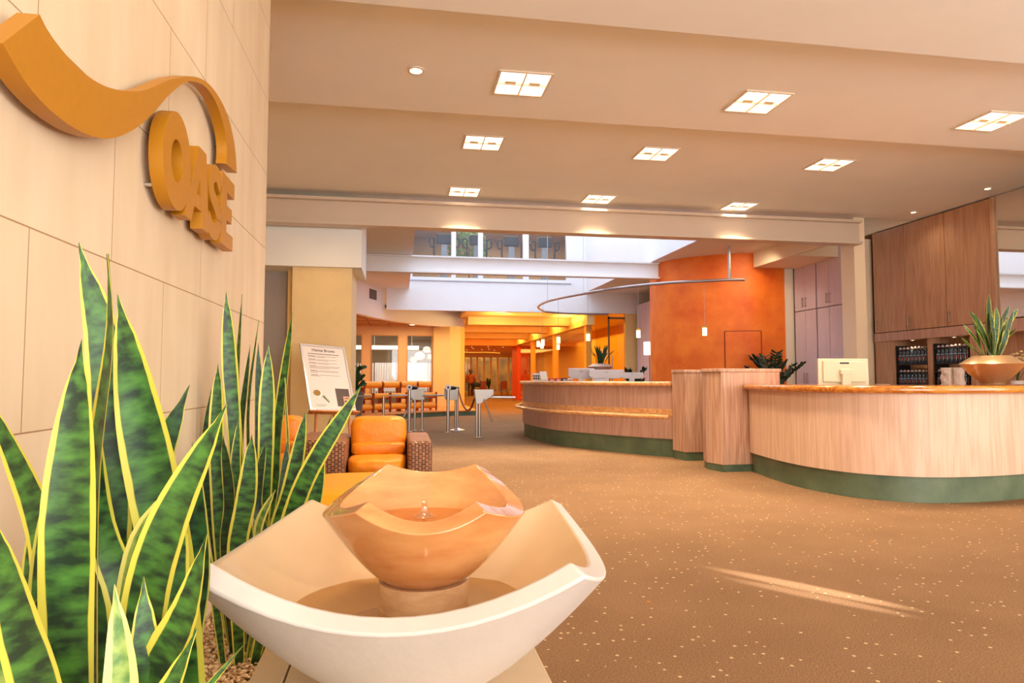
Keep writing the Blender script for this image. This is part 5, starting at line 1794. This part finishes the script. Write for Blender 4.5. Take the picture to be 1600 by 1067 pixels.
for i, (y0, y1, lb) in enumerate(((13.39, 14.20, 'tall lilac cupboard with double doors beside the orange wall'), (12.5, 13.36, 'tall lilac cupboard with double doors beside the cream column'))):
    t = thing('tall_cupboard', lb, 'cupboard', (9.3, (y0 + y1) / 2, 0), 0, 'tall lilac cupboards')
    MB().box(9.12, 9.80, y0, y1, 0.0, 4.0).build('carcass', mat('cupboard_dark', '5E4A48', .6), t)
    ym = (y0 + y1) / 2
    for a, b in ((y0 + .008, ym - .005), (ym + .005, y1 - .008)):
        for z0, z1, lo in ((.05, 2.715, 0), (2.735, 3.995, 1)):
            d = MB().box(9.10, 9.12, a, b, z0, z1).build('door', lilac, t)
            hy = (b - .05) if a < ym - .01 and b < ym else (a + .05)
            if lo:
                handle(d, 9.10, hy, 2.80, 3.02)
            else:
                handle(d, 9.10, hy, 1.06, 1.30)
t = thing('tall_cupboard', 'narrow lilac cupboard glimpsed behind the left edge of the orange wall', 'cupboard', (8.2, 21.0, 0))
MB().box(8.02, 8.5, 20.0, 21.75, 0, 3.7).build('carcass', mat('cupboard_dark', '5E4A48', .6), t)
for a, b in ((20.02, 20.86), (20.88, 21.73)):
    MB().box(8.0, 8.02, a, b, .05, 3.69).build('door', lilac, t)

YD = [9.161, 10.093, 11.041, 11.878]
LBD = ['beside the mirror, with leaves in front', 'in the middle of the three', 'beside the cream column']
for i in range(3):
    y0, y1 = YD[i], YD[i + 1]
    t = thing('wall_cabinet', 'tall oak wall cabinet %s' % LBD[i], 'cabinet', (9.6, (y0 + y1) / 2, 1.92), 0, 'oak wall cabinets above the bottles')
    MB().box(9.37, 9.84, y0, y1, 2.07, 4.08).build('carcass', mat('cabinet_dark', '4E3426', .6), t)
    d = MB().box(9.35, 9.37, y0 + .007, y1 - .007, 2.08, 4.07).build('door', veneer_b, t)
    handle(d, 9.35, y1 - .07, 2.12, 2.32)
sbox('trim_26', veneer_r, 9.35, 9.84, 9.16, 11.90, 1.90, 2.065)
sbox('trim_27', veneer_b, 9.33, 9.40, 9.10, 9.155, 1.9, 4.08)
# mirror and strip toward the viewer
mm, mnt, mbb = base_mat('mirror'); mbb.inputs['Metallic'].default_value = 1; mbb.inputs['Roughness'].default_value = .03; mbb.inputs['Base Color'].default_value = (.88, .84, .78, 1)
t = thing('wall_mirror', 'large frameless mirror beside the oak cabinets at the right edge', 'mirror', (9.38, 7.5, 2.12))
MB().box(9.37, 9.39, 5.9, 9.09, 2.12, 4.09).build('mirror_glass', mm, t)
MB().box(9.39, 9.84, 5.9, 9.09, 2.12, 4.09).build('backing', veneer_r, t)
sbox('trim_28', veneer_r, 9.36, 9.84, 5.9, 9.09, 1.90, 2.10)
# niche: back wall, uprights, back counter
sbox('trim_29', veneer_b, 9.78, 9.84, 5.9, 11.92, 1.0, 1.9)
sbox('trim_30', veneer_b, 9.38, 9.78, 11.46, 11.92, 1.0, 1.9)
sbox('trim_31', veneer_b, 9.42, 9.78, 10.54, 10.63, 1.0, 1.9)
sbox('trim_32', veneer_b, 9.42, 9.78, 9.60, 9.72, 1.0, 1.9)
t = thing('back_counter', 'long low cupboard run under the bottle niche', 'counter', (9.4, 9, 0))
MB().box(9.15, 9.84, 5.9, 11.92, 0.0, .96).build('body', veneer_r, t)
MB().box(9.10, 9.84, 5.88, 11.92, .96, 1.0).build('worktop', veneer_b, t)
spot('niche_light', (9.5, 11.0, 1.88), (9.7, 11.0, 1.0), 7, WARM, 120)
spot('niche_light', (9.5, 10.1, 1.88), (9.7, 10.1, 1.0), 7, WARM, 120)
spot('niche_light', (9.5, 8.4, 1.88), (9.75, 8.5, 1.0), 14, (1, .75, .45), 120)
for y in (11.05, 10.1):
    downlight('round_downlight', (9.48, y, 1.90), .045, 'tiny downlight above the %s bottle rack' % ('left' if y > 10.5 else 'right'), 'downlights above the bottle racks')

# bottle racks and bottles
rackm = mat('rack_black', '201C20', .4)
bot_m = mat('bottle_glass', '2A3C4C', .12, coat=.6)
cap_m = mat('bottle_cap', 'CDB8AE', .35, .2)
lab_m = mat('bottle_label', 'C8402C', .5)
lab2_m = mat('bottle_sleeve', '7F93A8', .4)
bp_ = thing('water_bottle', '', 'bottle', (0, 0, 0), 0, 'dark bottles in the racks')
MB().lathe([(0, 0), (.040, 0), (.043, .01), (.043, .14), (.039, .16), (.030, .19), (.034, .22), (.030, .245), (.018, .26), (.018, .275), (0, .275)], n=16).build('body', bot_m, bp_, smooth=True)
MB().lathe([(0, .262), (.027, .262), (.030, .275), (.026, .305), (.012, .318), (0, .32)], n=14).build('cap', cap_m, bp_, smooth=True)
mb = MB().frame([(-.046, .008, .07), (-.046, -.008, .07), (-.046, -.008, .125), (-.046, .008, .125)], .003, (1, 0, 0))
mb.build('label_patch', lab_m, bp_)
MB().lathe([(.0425, .146), (.0430, .149), (.0400, .162), (.0395, .158)], n=16).build('sleeve', lab2_m, bp_, smooth=True)
first = True
ORD = ['first', 'second', 'third', 'fourth', 'fifth', 'sixth', 'seventh', 'eighth']
for ri, (ya, yb, side) in enumerate(((11.43, 10.66, 'left'), (10.51, 9.77, 'right'))):
    t = thing('bottle_rack', 'black two-tier bottle rack in the %s half of the niche' % side, 'rack', (9.55, (ya + yb) / 2, 1.0), 0, 'black bottle racks')
    for k, z in enumerate((1.0, 1.43)):
        MB().box(9.44, 9.74, yb, ya, z, z + .02).build('shelf', rackm, t)
    for z in (1.30, 1.73):
        MB().box(9.438, 9.445, yb, ya, z - .02, z).build('rail', rackm, t)
    for y in (ya - .008, yb):
        MB().box(9.44, 9.74, y, y + .008, 1.02, 1.43).box(9.44, 9.74, y, y + .008, 1.45, 1.80).build('side_panel', rackm, t)
    for k, z in enumerate((1.02, 1.45)):
        for j in range(8):
            if ri == 1 and k == 0 and j > 3 and j < 6:
                continue
            lb = 'dark bottle with pale cap, %s from left, %s row, %s rack' % (ORD[j], ('lower', 'upper')[k], side)
            loc = (9.50, ya - .048 - j * .0925, z)
            if first:
                bp_.location = loc; bp_['label'] = lb; first = False
            else:
                dup(bp_, loc, label=lb)
# paper bags
for i, (y, r_, lb) in enumerate(((10.05, .105, 'crumpled cream paper bag before the right bottle rack, left of two'), (9.82, .075, 'small cream paper bag beside the planter bowl, right of two'))):
    t = thing('paper_bag', lb, 'bag', (0, 0, 0), 0, 'cream paper bags on the back counter')
    mb = MB()
    R_ = random.Random(i + 3)
    vs, fs = [], []
    for zi in range(9):
        z = zi / 8 * .36
        for k in range(16):
            a = 2 * PI * k / 16
            rr_ = r_ * (1.0 + .10 * math.sin(3 * a + zi * 1.7) + R_.uniform(-.05, .05)) * (1 - .12 * zi / 8)
            sq = 1 / max(abs(math.cos(a)), abs(math.sin(a))) ** .6
            vs.append((math.cos(a) * rr_ * sq * .8, math.sin(a) * rr_ * sq, z))
    for zi in range(8):
        for k in range(16):
            fs.append((zi * 16 + k, zi * 16 + (k + 1) % 16, zi * 16 + 16 + (k + 1) % 16, zi * 16 + 16 + k))
    fs.append(tuple(range(16))[::-1]); fs.append(tuple(8 * 16 + k for k in range(16)))
    mb.add(vs, fs).build('bag_body', mat('cream_paper', 'FCE8D8', .7), t)
    t.location = (9.29, y, 1.0)
t = thing('folded_cloth', 'small pale rolled cloth on the back counter left of the bottle racks', 'cloth', (0, 0, 0))
cushion(MB(), 0, 0, .035, .14, .34, .07, wrinkle=.1).build('cloth', mat('pale_cloth', 'EBCDB4', .8), t, smooth=True, angle=80)
t.location = (9.28, 11.62, 1.0)
t = thing('orchid', 'pale orchid sprays at the right edge behind the bronze bowl', 'plant', (9.5, 8.95, 1.0))
st_, fl = MB(), MB()
for i in range(9):
    y = 8.95 + R8.uniform(-.28, .22); z = 1.0 + R8.uniform(.3, .56)
    st_.tube(catmull([(9.5, 8.95, 1.1), (9.5, (8.95 + y) / 2, z - .03), (9.48, y, z - .04)], 4), .004, 5)
    for k in range(5):
        fl.ball((9.46 + R8.uniform(-.05, .05), y + R8.uniform(-.07, .07), z + R8.uniform(-.06, .06)), .026, 1, 1, .6, 8, 5)
st_.build('stems', greenp, t, smooth=True)
fl.build('blossoms', mat('cream_petal', 'E8D296', .6), t, smooth=True)
MB().lathe([(0, 0), (.07, 0), (.09, .14), (0, .14)], c=(9.5, 8.95, 1.0), n=20).build('pot', white_pl, t, smooth=True)

# ================================================================ RING RAIL AND PENDANTS
RG = catmull([(7.474, 13.532, 3.35), (7.154, 13.586, 3.35), (6.683, 13.861, 3.35), (6.078, 14.214, 3.35), (5.527, 14.781, 3.35), (4.995, 15.60, 3.35), (4.516, 16.769, 3.35), (4.216, 17.67, 3.35), (4.067, 18.63, 3.35), (4.15, 19.842, 3.35), (4.62, 21.1, 3.35)], 6)
t = thing('curved_lighting_rail', 'long curved steel lighting rail hanging above the reception', 'lamp rail', (5, 17, 3.35))
RG2 = catmull([(4.62, 21.1, 3.35), (5.2, 21.45, 3.35), (5.8, 21.6, 3.35), (6.4, 21.62, 3.35), (6.95, 21.62, 3.35)], 6)
MB().tube(RG + RG2[1:], .035, 10).build('rail', mat('rail_metal', 'B5A8A6', .3, .8), t, smooth=True)
MB().cyl((7.154, 13.586, 3.35), (7.154, 13.586, 4.1), .032, n=14).build('hanging_rod', steel, t, smooth=True)
MB().cyl((4.10, 18.3, 3.36), (4.10, 18.3, 8.7), .007, n=6).build('hanging_wire', steel, t)
MB().cyl((4.62, 16.4, 3.36), (4.62, 16.4, 8.7), .005, n=6).build('hanging_wire', steel, t)
PEN = [(6.68, 13.86, 'alone in front of the orange wall'), (5.50, 14.85, 'beside the orange wall edge'), (4.70, 16.3, 'above the bowl planter'), (4.24, 17.6, 'between two amber posts, upper'),
       (4.09, 18.9, 'highest of the left cluster'), (4.12, 19.7, 'leftmost of the left cluster'), (4.45, 20.7, 'lowest of the left cluster'), (5.15, 21.42, 'between two amber posts, lower')]
pp = None
for i, (x, y, w) in enumerate(PEN):
    lb = 'small glowing glass pendant on the curved rail, %s' % w
    if pp is None:
        pp = thing('pendant_lamp', lb, 'pendant lamp', (0, 0, 0), 0, 'small glass pendants on the curved rail')
        MB().cyl((0, 0, .12), (0, 0, 1.12), .003, n=5).build('cable', steel_d, pp)
        MB().cyl((0, 0, -.10), (0, 0, .07), .048, n=16).build('glass_shade', mat('pendant_glow', 'FFE9A8', .4, emit=3.2), pp, smooth=True)
        MB().cyl((0, 0, .07), (0, 0, .12), .05, n=16).build('cap', mat('pendant_cap', 'D9A040', .4), pp, smooth=True)
        pp.location = (x, y, 2.23)
    else:
        dup(pp, (x, y, 2.23), label=lb)

# ================================================================ FITNESS MACHINES UPSTAIRS
bm_ = mat('machine_black', '26262A', .4)
gm = mat('machine_grey', '8E9296', .35, .4)
proto = thing('cross_trainer', '', 'exercise machine', (0, 0, 0), 0, 'cross trainers behind the upstairs windows')
MB().box(-.26, .26, -.08, .04, 1.42, 1.78).build('console', bm_, proto, bevel=.04)
MB().prism([(-.10, 0.05), (.10, .05), (.14, .7), (.10, 1.42), (-.10, 1.42), (-.14, .7)], -.06, .06, 'y').build('mast', gm, proto, bevel=.02)
MB().box(-.22, .22, -.3, .6, 0, .16).build('base', bm_, proto, bevel=.03)
MB().box(-.15, .15, -.12, .12, .70, .98).build('motor_cover', bm_, proto, bevel=.04)
for s_ in (-1, 1):
    MB().tube(catmull([(s_ * .10, 0, .72), (s_ * .26, -.02, .80), (s_ * .34, -.05, 1.05), (s_ * .345, -.1, 1.50), (s_ * .36, -.12, 1.60), (s_ * .46, -.12, 1.62), (s_ * .51, -.10, 1.50), (s_ * .47, -.06, 1.34), (s_ * .35, -.05, 1.30)], 5), .03, 8).build('handle_arm', bm_, proto, smooth=True)
for i, (x, w) in enumerate(((1.46, 'leftmost of four'), (2.58, 'second from left, behind the plant'), (3.80, 'second from right'), (4.98, 'rightmost of four'))):
    lb = 'dark cross trainer with curved handles behind the upstairs windows, %s' % w
    if i == 0:
        proto['label'] = lb; proto.location = (x, 22.7, 4.35)
    else:
        dup(proto, (x, 22.7, 4.35), label=lb)
t = thing('potted_shrub', 'leafy green plant between the machines behind the upstairs windows', 'plant', (2.3, 24.4, 4.35))
mb = MB()
for i in range(120):
    a = R8.uniform(0, 6.28); r_ = R8.uniform(.1, .95); z = R8.uniform(5.2, 6.5)
    c0 = Vector((2.5 + math.cos(a) * r_, 24.4 + math.sin(a) * r_ * .5, z))
    mb.leaf([c0, c0 + Vector((R8.uniform(-.1, .1), 0, .1)), c0 + Vector((R8.uniform(-.25, .25), 0, R8.uniform(-.1, .25)))], .09, R8.uniform(-60, 60), 0, n=5)
mb.build('foliage', mat('gym_leaf', '4A7A3A', .5, var=.4, vscale=9), t, smooth=True)
MB().lathe([(0, 0), (.2, 0), (.28, .5), (0, .5)], c=(2.5, 24.4, 4.35), n=20).build('pot', white_pl, t, smooth=True)
MB().cyl((2.5, 24.4, 4.8), (2.5, 24.4, 6.0), .03).build('trunk', redw, t)
struct(MB().box(.6, 4.4, 24.0, 25.2, 6.96, 6.99).build('window_22', mat('gym_panel_glow', 'DDE6EE', .5, emit=1.1)))  # white light panel in the gym ceiling, not a window
